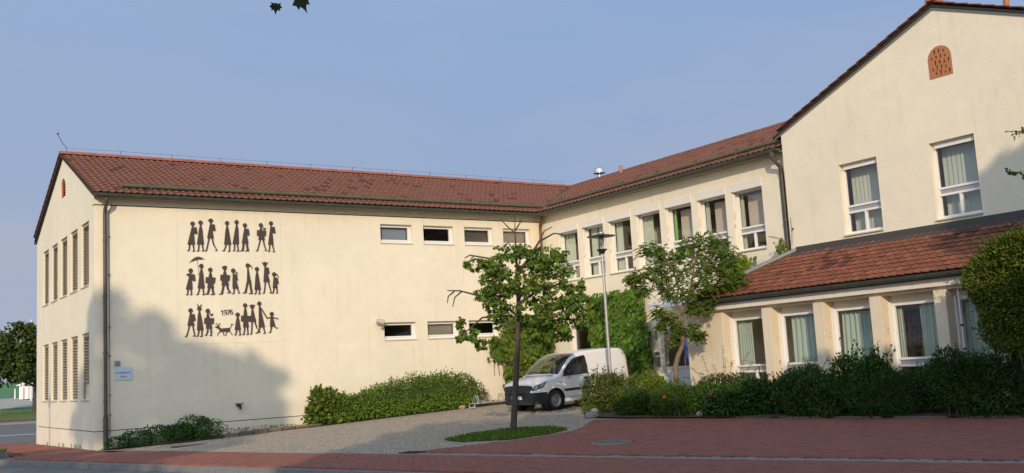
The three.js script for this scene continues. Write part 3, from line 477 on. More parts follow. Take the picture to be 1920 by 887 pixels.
// a sheet over a polygon of (x, z), cut along the crease of the ground, lifted by up
function sheet(pts, up, step = 0) {
  const clip = (P, f) => { const o = []; P.forEach((a, i) => { const b = P[(i + 1) % P.length], fa = f(a), fb = f(b); if (fa >= 0) o.push(a); if (fa * fb < 0) { const t = fa / (fa - fb); o.push([lerp(a[0], b[0], t), lerp(a[1], b[1], t)]); } }); return o; };
  const out = [];
  for (const P of [clip(pts, (p) => dk(p[0], p[1]) - 2.46), clip(pts, (p) => 2.46 - dk(p[0], p[1]))]) {
    if (P.length < 3) continue;
    const g = new THREE.ShapeGeometry(poly(P.map(([x, z]) => [x, -z]))).rotateX(-Math.PI / 2), p = g.attributes.position;
    for (let i = 0; i < p.count; i++) p.setY(i, ground(p.getX(i), p.getZ(i)) + up);
    g.computeVertexNormals(); out.push(metres(g));
  }
  return out;
}
const asphaltTex = texture(1024, (u, v) => { const m = 0.72 + 0.36 * nF(u, v) + 0.22 * nA(u, v), c = smooth(0.62, 0.7, nC(u, v)) * 0.16; return [0.16 * m + c * 0.06, 0.152 * m + c * 0.058, 0.14 * m + c * 0.05]; }, { repeat: 1 / 3 });
M.asphalt = std({ map: asphaltTex, bumpMap: grain, bumpScale: 0.008, roughness: 0.9 });
// small granite cobbles: cells with their own tone, sunk sandy joints
function cobble(n, size, seed, cols, joint) {
  const r = seeded(seed), P = []; for (let j = 0; j < n; j++) for (let i = 0; i < n; i++) P.push([(i + (j % 2) * 0.5 + 0.5 + (r() - 0.5) * 0.8) / n, (j + 0.5 + (r() - 0.5) * 0.8) / n, r()]);
  const at = (i, j) => P[((j + n) % n) * n + ((i + n) % n)], C = new Float32Array(size * size * 3), H = new Float32Array(size * size);
  for (let y = 0; y < size; y++) for (let x = 0; x < size; x++) {
    const u = (x + 0.5) / size, v = (y + 0.5) / size, i0 = Math.floor(u * n), j0 = Math.floor(v * n); let a = 9, b = 9, w = 0;
    for (let j = -2; j <= 2; j++) for (let i = -2; i <= 2; i++) { const q = at(i0 + i, j0 + j); let dx = Math.abs(q[0] % 1 - u), dy = Math.abs(q[1] - v); dx = Math.min(dx, 1 - dx); dy = Math.min(dy, 1 - dy); const d = Math.hypot(dx, dy) * n; if (d < a) { b = a; a = d; w = q[2]; } else if (d < b) b = d; }
    const e = smooth(0.04, 0.2, b - a), t = cols[Math.floor(w * cols.length)], m = 0.82 + 0.36 * nF(u, v);
    for (let k = 0; k < 3; k++) C[(y * size + x) * 3 + k] = lerp(joint[k] * (0.8 + 0.4 * nC(u, v)), t[k] * m, e); H[y * size + x] = e * 0.8 + 0.2 * (1 - a);
  }
  const f = (arr, w) => (u, v) => { const o = (Math.floor(v * size) * size + Math.floor(u * size)); return w === 3 ? [arr[o * 3], arr[o * 3 + 1], arr[o * 3 + 2]] : arr[o]; };
  return { map: texture(size, f(C, 3), { repeat: 1 / 3 }), bump: texture(size, f(H, 1), { srgb: false, repeat: 1 / 3 }) };
}
const gc = cobble(34, 1024, 91, [[0.5, 0.41, 0.31], [0.42, 0.36, 0.28], [0.57, 0.47, 0.35], [0.36, 0.31, 0.25], [0.48, 0.38, 0.27]], [0.33, 0.27, 0.19]);
M.cobble = std({ map: gc.map, bumpMap: gc.bump, bumpScale: 0.045, roughness: 0.9 });
M.bed = std({ map: texture(256, (u, v) => { const m = 0.6 + 0.8 * nC(u, v); return [0.12 * m, 0.075 * m, 0.055 * m]; }), roughness: 1 });
M.soil = std({ map: texture(256, (u, v) => { const m = 0.5 + nC(u, v); return [0.1 * m, 0.07 * m, 0.045 * m]; }, { repeat: 1.3 }), bumpMap: grain, bumpScale: 0.03, roughness: 1 });
M.granite = std({ map: texture(256, (u, v) => { const m = 0.75 + 0.5 * nF(u * 0.8, v * 0.8) * nC(u, v) + 0.1 * nA(u, v); return [0.2 * m, 0.195 * m, 0.185 * m]; }), bumpMap: grain, bumpScale: 0.006, roughness: 0.85 });
M.edge = std({ map: texture(256, (u, v) => { const m = 0.75 + 0.5 * nC(u, v); return [0.27 * m, 0.25 * m, 0.22 * m]; }), roughness: 0.9 });
M.lawn = std({ map: texture(512, (u, v) => { const m = 0.6 + 0.8 * nC(u, v), y = nA(u, v); return [(0.085 + 0.06 * y) * m, (0.15 + 0.04 * y) * m, 0.026 * m]; }, { repeat: 1 / 3 }), bumpMap: grain, bumpScale: 0.03, roughness: 1 });

struct('terrain', metres(new THREE.CircleGeometry(1100, 64).rotateX(-Math.PI / 2).translate(0, -1.4, 0)), M.lawn);
{ const k = (t, d, y) => kerbPt(t, d, y).toArray(), q = (pts) => deckSheet(pts, 0.3);
  struct('road', q([k(-11, -0.15, -0.13), k(60, -0.15, -0.13), k(60, -7, -0.13), k(-11, -7, -0.13)]), M.asphalt);
  struct('far_pavement', q([k(-14, -7, -0.01), k(60, -7, -0.01), k(60, -30, 0.0), k(-14, -30, 0.0)]), M.edge);
  const kerb = tag(thing('kerb'), null, null, null, 'structure');
  for (let i = 4; i < 34; i++) { const s = part('kerb_stone', rbox(-0.493, 0.493, -0.3, 0, -0.075, 0.075, 0.012), M.granite, kerb); const p = kerbPt(-9 + i, -0.075, 0.004 + rr(-0.003, 0.003)); s.position.copy(p); s.rotation.y = Math.atan2(TK.x, TK.z) + Math.PI / 2; }
}
const P2 = (t, d) => { const p = kerbPt(t, d); return [p.x, p.z]; };
// red brick pavement, its bricks laid one by one on a mortar bed
const brickMats = (() => { const r = seeded(5), m = texture(256, (u, v) => 0.72 + 0.4 * nF(u, v) + 0.15 * (nB(u, v) - 0.5)); return Array.from({ length: 6 }, () => { const k = 0.85 + r() * 0.3; return std({ map: m, color: col(0.3 * k, 0.1 * k * (0.9 + 0.2 * r()), 0.066 * k), roughness: 0.9, bumpMap: grain, bumpScale: 0.003 }); }); })();
function bricks(owner, region, t0, t1, d0, d1, seed, diagonal) {
  rnd = seeded(seed); const L = [], g = [0, 1, 2].map((k) => metres(new THREE.BoxGeometry(0.194 - k * 0.001, 0.06, 0.094 - (k % 2) * 0.0015).translate(0, -0.03, 0))), q = new THREE.Matrix4();
  for (let d = d0, row = 0; d < d1; d += 0.1, row++) for (let t = t0 + (row % 2) * 0.1; t < t1; t += 0.2) {
    const p = kerbPt(t, d); if (!region(t, d, p.x, p.z)) continue;
    const slope = d > 2.46 || p.x < -0.2 ? 1 : 0, y = ground(p.x, p.z) + 0.03 + rr(-0.0022, 0.0022);
    const e = 0.05, n = V(-(ground(p.x + e, p.z) - ground(p.x - e, p.z)) / (2 * e), 1, -(ground(p.x, p.z + e) - ground(p.x, p.z - e)) / (2 * e)).normalize();
    const x = TK.clone().addScaledVector(n, -TK.dot(n)).normalize(), z = x.clone().cross(n);
    q.makeBasis(x, n, z).setPosition(p.x, y, p.z);
    L.push({ m: q.clone().multiply(new THREE.Matrix4().makeRotationFromEuler(new THREE.Euler(rr(-0.008, 0.008), rr(-0.012, 0.012), rr(-0.006, 0.006)))), d: V(p.x, y, p.z).distanceTo(camera.position), g: pick(g), k: Math.floor(rnd() * 6) });
  }
  L.sort((a, b) => a.d - b.d);
  for (const b of L.slice(0, 300)) part('brick', b.g, brickMats[b.k], owner).applyMatrix4(b.m);
  brickMats.forEach((m, k) => { const R = L.slice(300).filter((b) => b.k === k); if (!R.length) return; const im = shadowed(new THREE.InstancedMesh(g[k % 3], m, R.length)); R.forEach((b, i) => im.setMatrixAt(i, b.m)); im.name = 'bricks'; im.userData.kind = 'stuff'; owner.add(im); });
}
const pave = struct('brick_pavement', sheet([P2(-7, 0), P2(27, 0), P2(27, 2.36), P2(-2.6, 2.36), [-0.2, 0.3], [-0.2, -12.6], [-1.2, -13.0], [-1.75, -8], [-2.05, -1.2], [-2.6, -0.3]], -0.012), M.bed);
bricks(pave, (t, d, x, z) => (d > 0.02 && d < 2.3 && t > -5.2 && (x > -0.22 ? t > -3 : true) && !(x > -0.26 && z < 0.12)) || (x < -0.26 && z < 0.5 && z > -12.4 && x > -1.78 + 0.05 * z * 0 && d > 0), -17, 26.5, 0.07, 6.2, 811);
// edging stones between pavement and cobbles, then the granite gully
{ const e = tag(thing('edging_strip'), null, null, null, 'structure'); let y = 0.03;
  for (let i = 0; i < 60; i++) { const s = part('edging_stone', rbox(-0.247, 0.247, -0.12, 0, -0.045, 0.045, 0.006), M.edge, e), p = kerbPt(-2.3 + i * 0.5, 2.42, y + 0.003 + rr(-0.002, 0.002)); s.position.copy(p); s.rotation.y = Math.atan2(TK.x, TK.z) + Math.PI / 2 + rr(-0.006, 0.006); }
  rnd = seeded(3); const settMats = [0.8, 1, 1.25, 1.05].map((k) => { const m = M.granite.clone(); m.color.setRGB(k, k * 0.99, k * 0.96); return m; }); const gl = tag(thing('gully'), null, null, null, 'structure'); let t = 7.0;
  while (t < 26) { const w = rr(0.17, 0.3), s = part('granite_sett', rbox(-w / 2 + 0.014, w / 2 - 0.014, -0.12, 0, -0.11, 0.11, 0.03, 3), pick(settMats), gl), p = kerbPt(t + w / 2, 2.6, 0.028 + rr(-0.008, 0.006)); s.position.copy(p); s.rotation.set(rr(-0.03, 0.03), Math.atan2(TK.x, TK.z) + Math.PI / 2 + rr(-0.03, 0.03), rr(-0.02, 0.02)); t += w; }
  part('gully_bed', deckSheet([kerbPt(6.9, 2.47, 0.008).toArray(), kerbPt(26, 2.47, 0.008).toArray(), kerbPt(26, 2.73, 0.008).toArray(), kerbPt(6.9, 2.73, 0.008).toArray()], 0.1), M.soil, gl);
}
const plaza = [P2(7.15, 2.72), P2(7.5, 3.3), P2(8.35, 4.7), P2(8.75, 6.2), P2(8.25, 7.6), P2(7.7, 8.6), P2(9.8, 8.75), P2(14.5, 8.2), P2(26, 7.4), P2(26, 2.72)];
const inside = (P) => { return (x, z) => { let c = false; for (let i = 0, j = P.length - 1; i < P.length; j = i++) if ((P[i][1] > z) !== (P[j][1] > z) && x < ((P[j][0] - P[i][0]) * (z - P[i][1])) / (P[j][1] - P[i][1]) + P[i][0]) c = !c; return c; }; };
const fore = struct('brick_forecourt', sheet(plaza, -0.008), M.bed);
{ const inP = inside(plaza), mc = kerbPt(11.05, 4.36); bricks(fore, (t, d, x, z) => inP(x, z) && Math.hypot(x - mc.x, z - mc.z) > 0.42, 7, 25.5, 2.78, 9, 813); }
struct('cobbled_forecourt', sheet([P2(-2.6, 2.47), P2(7.0, 2.47), ...plaza.slice(0, 6), P2(9.8, 8.75), [15.45, 9.5], [15.45, 0.02], [-0.15, 0.02], [-0.15, 0.5]], 0.018), M.cobble);
struct('planting_bed', sheet([P2(8.6, 8.75), P2(14.5, 8.2), P2(26, 7.4), [13.3, 24], [13.25, 9.8], [15.4, 9.5], [14.6, 8.6], [12.5, 7.7], [10.6, 8.2], [9.7, 9.4]], 0.06), M.soil);
struct('wall_bed', sheet([[-0.1, 0.03], [15.3, 0.03], [15.3, 0.8], [12.6, 1.2], [11, 1.1], [6, 1.15], [3.2, 1.1], [1.6, 0.95], [0.05, 0.4]], 0.05), M.soil);
// the round manhole in the bricks
{ const m = kerbPt(11.05, 4.36), y = ground(m.x, m.z) + 0.03, t = thing('manhole_cover', 'round grey manhole cover set in the red brick forecourt', 'manhole', [m.x, y, m.z]);
  part('cover_ring', new THREE.CylinderGeometry(0.41, 0.41, 0.06, 40).translate(0, -0.027, 0), M.edge, t); part('cover', [new THREE.CylinderGeometry(0.33, 0.33, 0.05, 36).translate(0, -0.016, 0), new THREE.TorusGeometry(0.335, 0.012, 6, 40).rotateX(Math.PI / 2).translate(0, 0.006, 0)], M.granite, t);
  for (let k = 0; k < 6; k++) part('cover_rib', new THREE.BoxGeometry(0.02, 0.008, 0.5).rotateY((k * Math.PI) / 6).translate(0, 0.012, 0), M.granite, t); }
{ const c = kerbPt(7.3, 2.62, 0.03), t = solo('drain_grate', [new THREE.BoxGeometry(0.5, 0.02, 0.04).translate(0, 0.016, 0.13), new THREE.BoxGeometry(0.5, 0.02, 0.04).translate(0, 0.016, -0.13), ...[-0.2, -0.1, 0, 0.1, 0.2].map((x) => new THREE.BoxGeometry(0.035, 0.02, 0.22).translate(x, 0.014, 0))], M.dark, 'dark iron drain grate at the end of the granite gully', 'drain'); t.position.copy(c); t.rotation.y = Math.atan2(TK.x, TK.z) + Math.PI / 2; }
{ const p = [1.75, 0, 2.2], t = solo('inspection_cover', [new THREE.BoxGeometry(0.9, 0.02, 0.32)], M.gutter, 'dark flat inspection cover in the cobbles before the long wing', 'cover'); t.position.set(1.7, ground(1.7, 2.35) + 0.028, 2.35); t.rotation.y = 0.1; }

// ---------------------------------------------------------------- things on the walls and roofs
{ // dark cut-out figures: head, hem from l to r, two feet; extras by letter
  const font = await new FontLoader().loadAsync('fonts/droid/droid_sans_regular.typeface.json');
  const row = ['top', 'middle', 'bottom'], nth = ['first', 'second', 'third', 'fourth', 'fifth', 'sixth', 'seventh', 'eighth', 'ninth'];
  function figure(r, k, why, hx, hy, l, rgt, hem, f1x, f1y, f2x, f2y, ex = '') {
    let d = 0.018; const g = [], add = (pts) => { d += 0.0017; g.push(slab(poly(pts), d)); }, R = 0.066, H = hy - hem;
    const disc = []; for (let i = 0; i < 18; i++) { const t = (i / 18) * 6.2832; disc.push([hx + Math.cos(t) * R, hy + Math.sin(t) * R * 1.06]); } add(disc);
    const nx = lerp(hx, (l + rgt) / 2, 0.1), ny = hy - R;
    if (ex.includes('J')) add([[hx - 0.018, ny + 0.01], [hx + 0.018, ny + 0.01], [rgt - 0.03, hem + 0.12], [rgt, hem + 0.02], [lerp(l, rgt, 0.5), hem], [l + 0.02, hem + 0.02], [l + 0.035, hem + 0.2]]);
    else if (ex.includes('N')) add([[hx - 0.016, ny + 0.012], [hx + 0.02, ny + 0.012], [rgt, hem], [l, hem]]);
    else add([[hx - 0.016, ny + 0.012], [hx + 0.016, ny + 0.012], [hx + 0.05, ny - H * 0.22], [rgt, hem], [l, hem], [hx - 0.05, ny - H * 0.22]]);
    const w = ex.includes('T') ? 0.034 : 0.021, leg = (x0, fx, fy, bend) => { const up = hem + 0.015, mid = [lerp(x0, fx, bend ? 0.35 : 0.5), lerp(up, fy, bend ? 0.55 : 0.5)], ww = ex.includes('T') ? 1.25 : 0.8; add([[x0 - w, up], [x0 + w, up], [mid[0] + w * 0.9 + (ex.includes('W') ? 0.012 : 0), mid[1]], [fx + w * ww, fy + 0.02], [fx + w * 0.6, fy], [fx - w * 2.6, fy + 0.004], [fx - w * 2.7, fy + 0.016], [fx - w * 0.7, fy + 0.034], [mid[0] - w * 0.8, mid[1]]]); };
    leg(lerp(l, rgt, 0.3), f1x, f1y, false); leg(lerp(l, rgt, 0.74), f2x, f2y, ex.includes('K'));
    const sy = hy - 0.12;
    if (ex.includes('S')) add([[hx + 0.02, sy - 0.02], [hx + 0.05, sy + 0.012], [hx + 0.095, sy + 0.02], [hx + 0.115, sy], [hx + 0.14, sy - 0.185], [hx + 0.06, sy - 0.19]]);
    if (ex.includes('B')) { const c = (l + rgt) / 2, b = hem + (hy - hem) * 0.27; add([[c - 0.15, b + 0.005], [c + 0.13, b - 0.01], [c + 0.15, b + 0.165], [c - 0.14, b + 0.18]]); }
    if (ex.includes('C')) add([[hx - 0.1, hy + 0.028], [hx - 0.02, hy + 0.065], [hx + 0.06, hy + 0.06], [hx + 0.06, hy + 0.03]]);
    if (ex.includes('H')) { add([[hx - 0.11, hy + 0.048], [hx - 0.06, hy + 0.018], [hx + 0.06, hy + 0.018], [hx + 0.105, hy + 0.06], [hx + 0.05, hy + 0.045], [hx - 0.05, hy + 0.045]]); }
    if (ex.includes('h')) add([[hx - 0.095, hy + 0.012], [hx, hy + 0.026], [hx + 0.095, hy + 0.012], [hx, hy]]);
    if (ex.includes('P')) add([[hx + 0.05, hy + 0.03], [hx + 0.1, hy + 0.012], [hx + 0.15, hy - 0.1], [hx + 0.13, hy - 0.1], [hx + 0.09, hy - 0.01], [hx + 0.05, hy - 0.005]]);
    if (ex.includes('p')) add([[hx + 0.03, hy + 0.03], [hx + 0.07, hy - 0.02], [hx + 0.16, hy - 0.09], [hx + 0.1, hy - 0.085], [hx + 0.06, hy - 0.045], [hx + 0.03, hy - 0.02]]);
    if (ex.includes('R')) { add([[hx + 0.045, hy - 0.04], [hx + 0.06, hy - 0.04], [hx + 0.09, hy - 0.11], [hx + 0.075, hy - 0.11]]); add([[hx + 0.065, hy - 0.13], [hx + 0.15, hy - 0.075], [hx + 0.155, hy - 0.1], [hx + 0.08, hy - 0.14]]); add([[hx + 0.09, hy - 0.09], [hx + 0.11, hy - 0.09], [hx + 0.15, hy - 0.16], [hx + 0.13, hy - 0.16]]); }
    if (ex.includes('L')) { add([[hx - 0.02, hy - 0.075], [hx - 0.13, hy - 0.1], [hx - 0.13, hy - 0.125], [hx - 0.02, hy - 0.09]]); add([[hx - 0.03, hy - 0.08], [hx - 0.11, hy - 0.16], [hx - 0.085, hy - 0.165], [hx - 0.015, hy - 0.09]]); }
    if (ex.includes('A')) { add([[hx - 0.03, hy + 0.05], [hx - 0.07, hy + 0.13], [hx - 0.045, hy + 0.13], [hx - 0.005, hy + 0.06]]); add([[hx + 0.005, hy + 0.06], [hx + 0.06, hy + 0.13], [hx + 0.075, hy + 0.115], [hx + 0.03, hy + 0.05]]); }
    if (ex.includes('D')) add([[hx + 0.03, hy - 0.14], [hx + 0.045, hy - 0.11], [hx + 0.25, hy - 0.44], [4.97, hy - 0.41], [4.97, hy - 0.435], [hx + 0.23, hy - 0.475]]);
    if (ex.includes('E')) { add([[hx + 0.0, hy - 0.08], [hx + 0.2, hy - 0.135], [hx + 0.21, hy - 0.165], [hx, hy - 0.11]]); }
    const m = solo('wall_figure', g, M.mural, `dark ${why}, ${nth[k]} from left in ${row[r]} row`, 'wall figure', 'dark figures on the school wall');
    m.position.z = 0.001;
    if (ex.includes('U')) { const pts = []; for (let i = 0; i <= 12; i++) { const t = i / 12; pts.push([2.47 + t * 0.47, 5.29 + t * 0.1 + Math.sin(t * Math.PI) * 0.13]); } for (let i = 12; i >= 0; i--) { const t = i / 12; pts.push([2.47 + t * 0.47, 5.285 + t * 0.1 + Math.sin(t * Math.PI) * 0.03 + Math.abs(Math.sin(t * Math.PI * 4)) * 0.02]); } part('umbrella', [slab(poly(pts), 0.02), limb([[2.71, 5.4, 0.012], [2.76, 4.95, 0.012], [2.75, 4.93, 0.012], [2.71, 4.94, 0.012]], 0.006, 4)], M.mural, m); }
    return m;
  }
  const F = (r, list) => list.forEach((a, k) => figure(r, k, ...a));
  F(0, [['girl with satchel in a wide coat', 2.59, 6.47, 2.43, 2.65, 5.84, 2.47, 5.64, 2.62, 5.63, 'SN'], ['slim figure in a long dress', 2.83, 6.51, 2.71, 2.92, 5.85, 2.75, 5.63, 2.9, 5.64], ['tall boy with brimmed hat striding', 3.14, 6.58, 3.02, 3.22, 6.04, 2.99, 5.64, 3.31, 5.66, 'ShKN'], ['long-dressed figure stepping out', 3.64, 6.52, 3.54, 3.76, 5.86, 3.53, 5.65, 3.7, 5.64], ['tallest long-dressed figure', 3.94, 6.56, 3.8, 4.0, 5.88, 3.85, 5.66, 3.97, 5.65], ['boy with satchel and baggy trousers', 4.2, 6.47, 4.09, 4.3, 5.91, 4.1, 5.66, 4.27, 5.66, 'STN'], ['pigtailed child carrying a big bag', 4.71, 6.49, 4.62, 4.83, 6.03, 4.58, 5.67, 4.86, 5.69, 'BRK'], ['slender figure with satchel', 5.04, 6.56, 4.93, 5.11, 5.89, 4.96, 5.66, 5.12, 5.65, 'SN']]);
  F(1, [['girl with ponytail and satchel', 2.51, 5.05, 2.36, 2.56, 4.49, 2.41, 4.32, 2.53, 4.32, 'SLN'], ['tall figure under an umbrella', 2.83, 5.19, 2.71, 2.92, 4.52, 2.71, 4.32, 2.89, 4.32, 'U'], ['bareheaded child holding a square bag', 3.1, 5.08, 3.0, 3.2, 4.53, 3.0, 4.33, 3.18, 4.32, 'BT'], ['boy in peaked cap with a bag, striding', 3.54, 5.14, 3.43, 3.66, 4.61, 3.43, 4.33, 3.68, 4.37, 'BCTK'], ['girl with blown-back plait in a coat', 3.8, 5.06, 3.77, 3.96, 4.51, 3.8, 4.34, 3.98, 4.36, 'pSN'], ['long-haired girl in flared trousers', 4.26, 5.22, 4.2, 4.36, 4.7, 4.16, 4.36, 4.36, 4.34, 'PJT'], ['plain figure in a tapering dress', 4.55, 5.11, 4.46, 4.66, 4.47, 4.49, 4.33, 4.62, 4.33], ['tall boy in a hat with long legs', 4.81, 5.27, 4.75, 4.96, 4.71, 4.76, 4.35, 4.99, 4.36, 'HSN'], ['small child with a flying ponytail', 5.1, 4.95, 5.04, 5.21, 4.52, 5.05, 4.35, 5.19, 4.35, 'PSN']]);
  F(2, [['boy with satchel taking a long step', 2.49, 3.86, 2.39, 2.6, 3.41, 2.36, 3.08, 2.6, 3.09, 'SN'], ['figure with a bow on the head', 2.75, 3.91, 2.67, 2.87, 3.27, 2.69, 3.08, 2.81, 3.07, 'A'], ['child with hair ribbon holding a bag', 3.0, 3.84, 2.94, 3.13, 3.31, 2.95, 3.1, 3.09, 3.09, 'BRW'], ['shortest long-dressed figure beside the dog', 3.91, 3.71, 3.81, 4.0, 3.25, 3.84, 3.09, 3.98, 3.08], ['large-bagged tall figure', 4.15, 3.99, 4.07, 4.25, 3.32, 4.09, 3.09, 4.22, 3.09, 'B'], ['hatted figure with one leg swung back', 4.37, 3.95, 4.3, 4.49, 3.48, 4.33, 3.1, 4.6, 3.15, 'HKN'], ['very tall figure reaching a hand', 4.6, 4.04, 4.56, 4.76, 3.31, 4.51, 3.12, 4.76, 3.11, 'DN'], ['small child with arms spread wide', 4.99, 3.71, 4.92, 5.1, 3.32, 4.93, 3.13, 5.16, 3.26, 'EK']]);
  const dog = [[3.2, 3.355], [3.24, 3.37], [3.3, 3.4], [3.33, 3.4], [3.355, 3.33], [3.4, 3.305], [3.66, 3.32], [3.67, 3.25], [3.64, 3.21], [3.4, 3.2], [3.345, 3.24], [3.31, 3.3], [3.26, 3.315]], t = thing('wall_dog', 'dark cut-out dog with curled ears in the bottom row under the year', 'wall figure', [0, 0, 0.001], 0);
  part('body', slab(poly(dog), 0.022), M.mural, t);
  for (const [x, a, b] of [[3.37, 3.28, 3.09], [3.42, 3.48, 3.08], [3.6, 3.53, 3.08], [3.63, 3.73, 3.1]]) part('leg', limb([[x, 3.22, 0.012], [lerp(x, a, 0.75), 3.16, 0.012], [a, b, 0.012]], [0.017, 0.012, 0.012], 5), M.mural, t);
  for (const s of [-1, 1]) part('ear', limb([[3.31 + s * 0.01, 3.39, 0.012], [3.3 + s * 0.045, 3.46, 0.012], [3.31 + s * 0.08, 3.43, 0.012]], [0.01, 0.014, 0.006], 5), M.mural, t);
  part('tail', [limb([[3.66, 3.3, 0.012], [3.71, 3.38, 0.012], [3.73, 3.43, 0.012]], 0.009, 5), ...[0, 1, 2, 3].map((k) => limb([[3.72, 3.4, 0.012], [3.69 + k * 0.028, 3.45 - Math.abs(k - 1.5) * 0.02, 0.012]], 0.007, 4))], M.mural, t);
  const y = thing('year_numerals', 'dark year numerals 1976 above the dog on the wall', 'lettering', [3.385, 3.7, 0.001]); y.rotation.z = 0.055;
  [...'1976'].forEach((c, k) => part('numeral', new TextGeometry(c, { font, size: 0.155, depth: 0.02, curveSegments: 5 }).translate(k * 0.094, 0, 0), M.mural, y));
}
function print(w, h, px, draw, o = {}) { const c = document.createElement('canvas'); c.width = px; c.height = Math.round((px * h) / w); draw(c.getContext('2d'), c.width, c.height); const t = new THREE.CanvasTexture(c); t.colorSpace = THREE.SRGBColorSpace; t.magFilter = THREE.LinearFilter; return std({ map: t, roughness: 0.4, ...o }); }
{ // street sign and house number
  const s = thing('street_sign', 'pale enamel street name sign beside the left drainpipe', 'sign', [0.575, 2.095, 0.012]);
  part('plate', rbox(-0.235, 0.235, -0.185, 0.185, -0.01, 0.006, 0.006), std({ color: col(0.5, 0.58, 0.68), roughness: 0.35 }), s);
  part('lettering', new THREE.PlaneGeometry(0.455, 0.355).translate(0, 0, 0.0075), print(0.455, 0.355, 512, (g, w, h) => { g.fillStyle = '#c3d0dc'; g.fillRect(0, 0, w, h); g.fillStyle = '#27304f'; g.textAlign = 'center'; g.font = 'bold 84px serif'; g.fillText('Savigneux-', w / 2, h * 0.48); g.fillText('Platz', w / 2, h * 0.8); }), s);
  for (const x of [-0.21, 0.21]) for (const yy of [-0.165, 0.165]) part('screw', new THREE.SphereGeometry(0.008, 6, 4).translate(x, yy, 0.008), M.zinc, s);
  const n = thing('house_number', 'small grey house number plate 2 above the street name sign', 'sign', [0.41, 2.385, 0.012]);
  part('plate', rbox(-0.08, 0.08, -0.078, 0.078, -0.01, 0.005, 0.005), std({ color: col(0.28, 0.31, 0.35), roughness: 0.4 }), n);
  part('lettering', new THREE.PlaneGeometry(0.145, 0.14).translate(0, 0, 0.0065), print(0.145, 0.14, 256, (g, w, h) => { g.fillStyle = '#8d97a3'; g.fillRect(0, 0, w, h); g.strokeStyle = '#39435f'; g.lineWidth = 10; g.strokeRect(16, 16, w - 32, h - 32); g.fillStyle = '#27304f'; g.textAlign = 'center'; g.font = 'bold 170px sans-serif'; g.fillText('2', w / 2, h * 0.75); }), n);
  const w = thing('wall_tap', 'dark wall tap with two curved handles low on the long wall', 'tap', [3.88, 0.99, 0]);
  part('flange', new THREE.CylinderGeometry(0.05, 0.06, 0.03, 12).rotateX(Math.PI / 2).translate(0, 0, 0.015), M.dark, w);
  part('spout', limb([[0, 0, 0.02], [0, 0.0, 0.12], [0.005, -0.05, 0.15], [0.01, -0.13, 0.15]], [0.05, 0.05, 0.04, 0.028], 9, true), M.dark, w);
  for (const s of [-1, 1]) part('handle', limb([[s * 0.02, 0.03, 0.07], [s * 0.09, 0.035, 0.08], [s * 0.13, 0.07, 0.08]], [0.018, 0.014, 0.009], 6, true), M.dark, w);
  const f = thing('wall_floodlight', 'grey tubular floodlight on the wall by the lower small windows', 'floodlight', [8.66, 3.36, 0]);
  part('bracket', limb([[0.08, -0.2, 0.0], [0.08, -0.2, 0.1], [0.06, -0.06, 0.16]], 0.022, 6), M.zinc, f);
  part('lamp_body', new THREE.CylinderGeometry(0.085, 0.085, 0.25, 16, 1, true).rotateZ(1.35).rotateY(-0.5).translate(-0.02, 0.02, 0.18), new THREE.MeshStandardMaterial({ color: col(0.42, 0.38, 0.3), roughness: 0.6, side: THREE.DoubleSide }), f);
  part('back_cap', new THREE.SphereGeometry(0.085, 14, 8, 0, 6.3, 0, Math.PI / 2).scale(1, 0.3, 1).rotateZ(1.35).rotateY(-0.5).translate(-0.125, 0.045, 0.125), M.zinc, f);
  part('lens', new THREE.CircleGeometry(0.08, 16).rotateY(Math.PI / 2 - 0.5).translate(0.05, 0.005, 0.22), std({ color: col(0.16, 0.13, 0.08), roughness: 0.2 }), f);
}
{ const v = thing('roof_ventilator', 'shiny metal mushroom ventilator on the ridge of the connecting wing', 'roof vent', [20.85, 9.42, -2.9]);
  part('neck', new THREE.CylinderGeometry(0.07, 0.08, 0.28, 14).translate(0, 0.12, 0), M.zinc, v);
  part('hood', new THREE.LatheGeometry([[0, 0.52], [0.14, 0.515], [0.21, 0.48], [0.235, 0.4], [0.235, 0.3], [0.27, 0.27], [0.255, 0.255], [0.08, 0.25]].map((p) => new THREE.Vector2(...p)), 28), std({ color: col(0.72, 0.7, 0.68), roughness: 0.28, metalness: 0.85 }), v);
  const s = thing('roof_pipe', 'short clay vent pipe standing on the ridge of the connecting wing', 'roof vent', [20.4, 9.1, -0.95]);
  part('pipe', new THREE.CylinderGeometry(0.075, 0.08, 0.62, 14).translate(0, 0.18, 0), std({ color: col(0.4, 0.2, 0.14) }), s); part('collar', new THREE.CylinderGeometry(0.1, 0.13, 0.06, 14).translate(0, 0.02, 0), M.lead, s); part('rim', new THREE.TorusGeometry(0.078, 0.012, 6, 16).rotateX(Math.PI / 2).translate(0, 0.49, 0), std({ color: col(0.4, 0.2, 0.14) }), s);
}

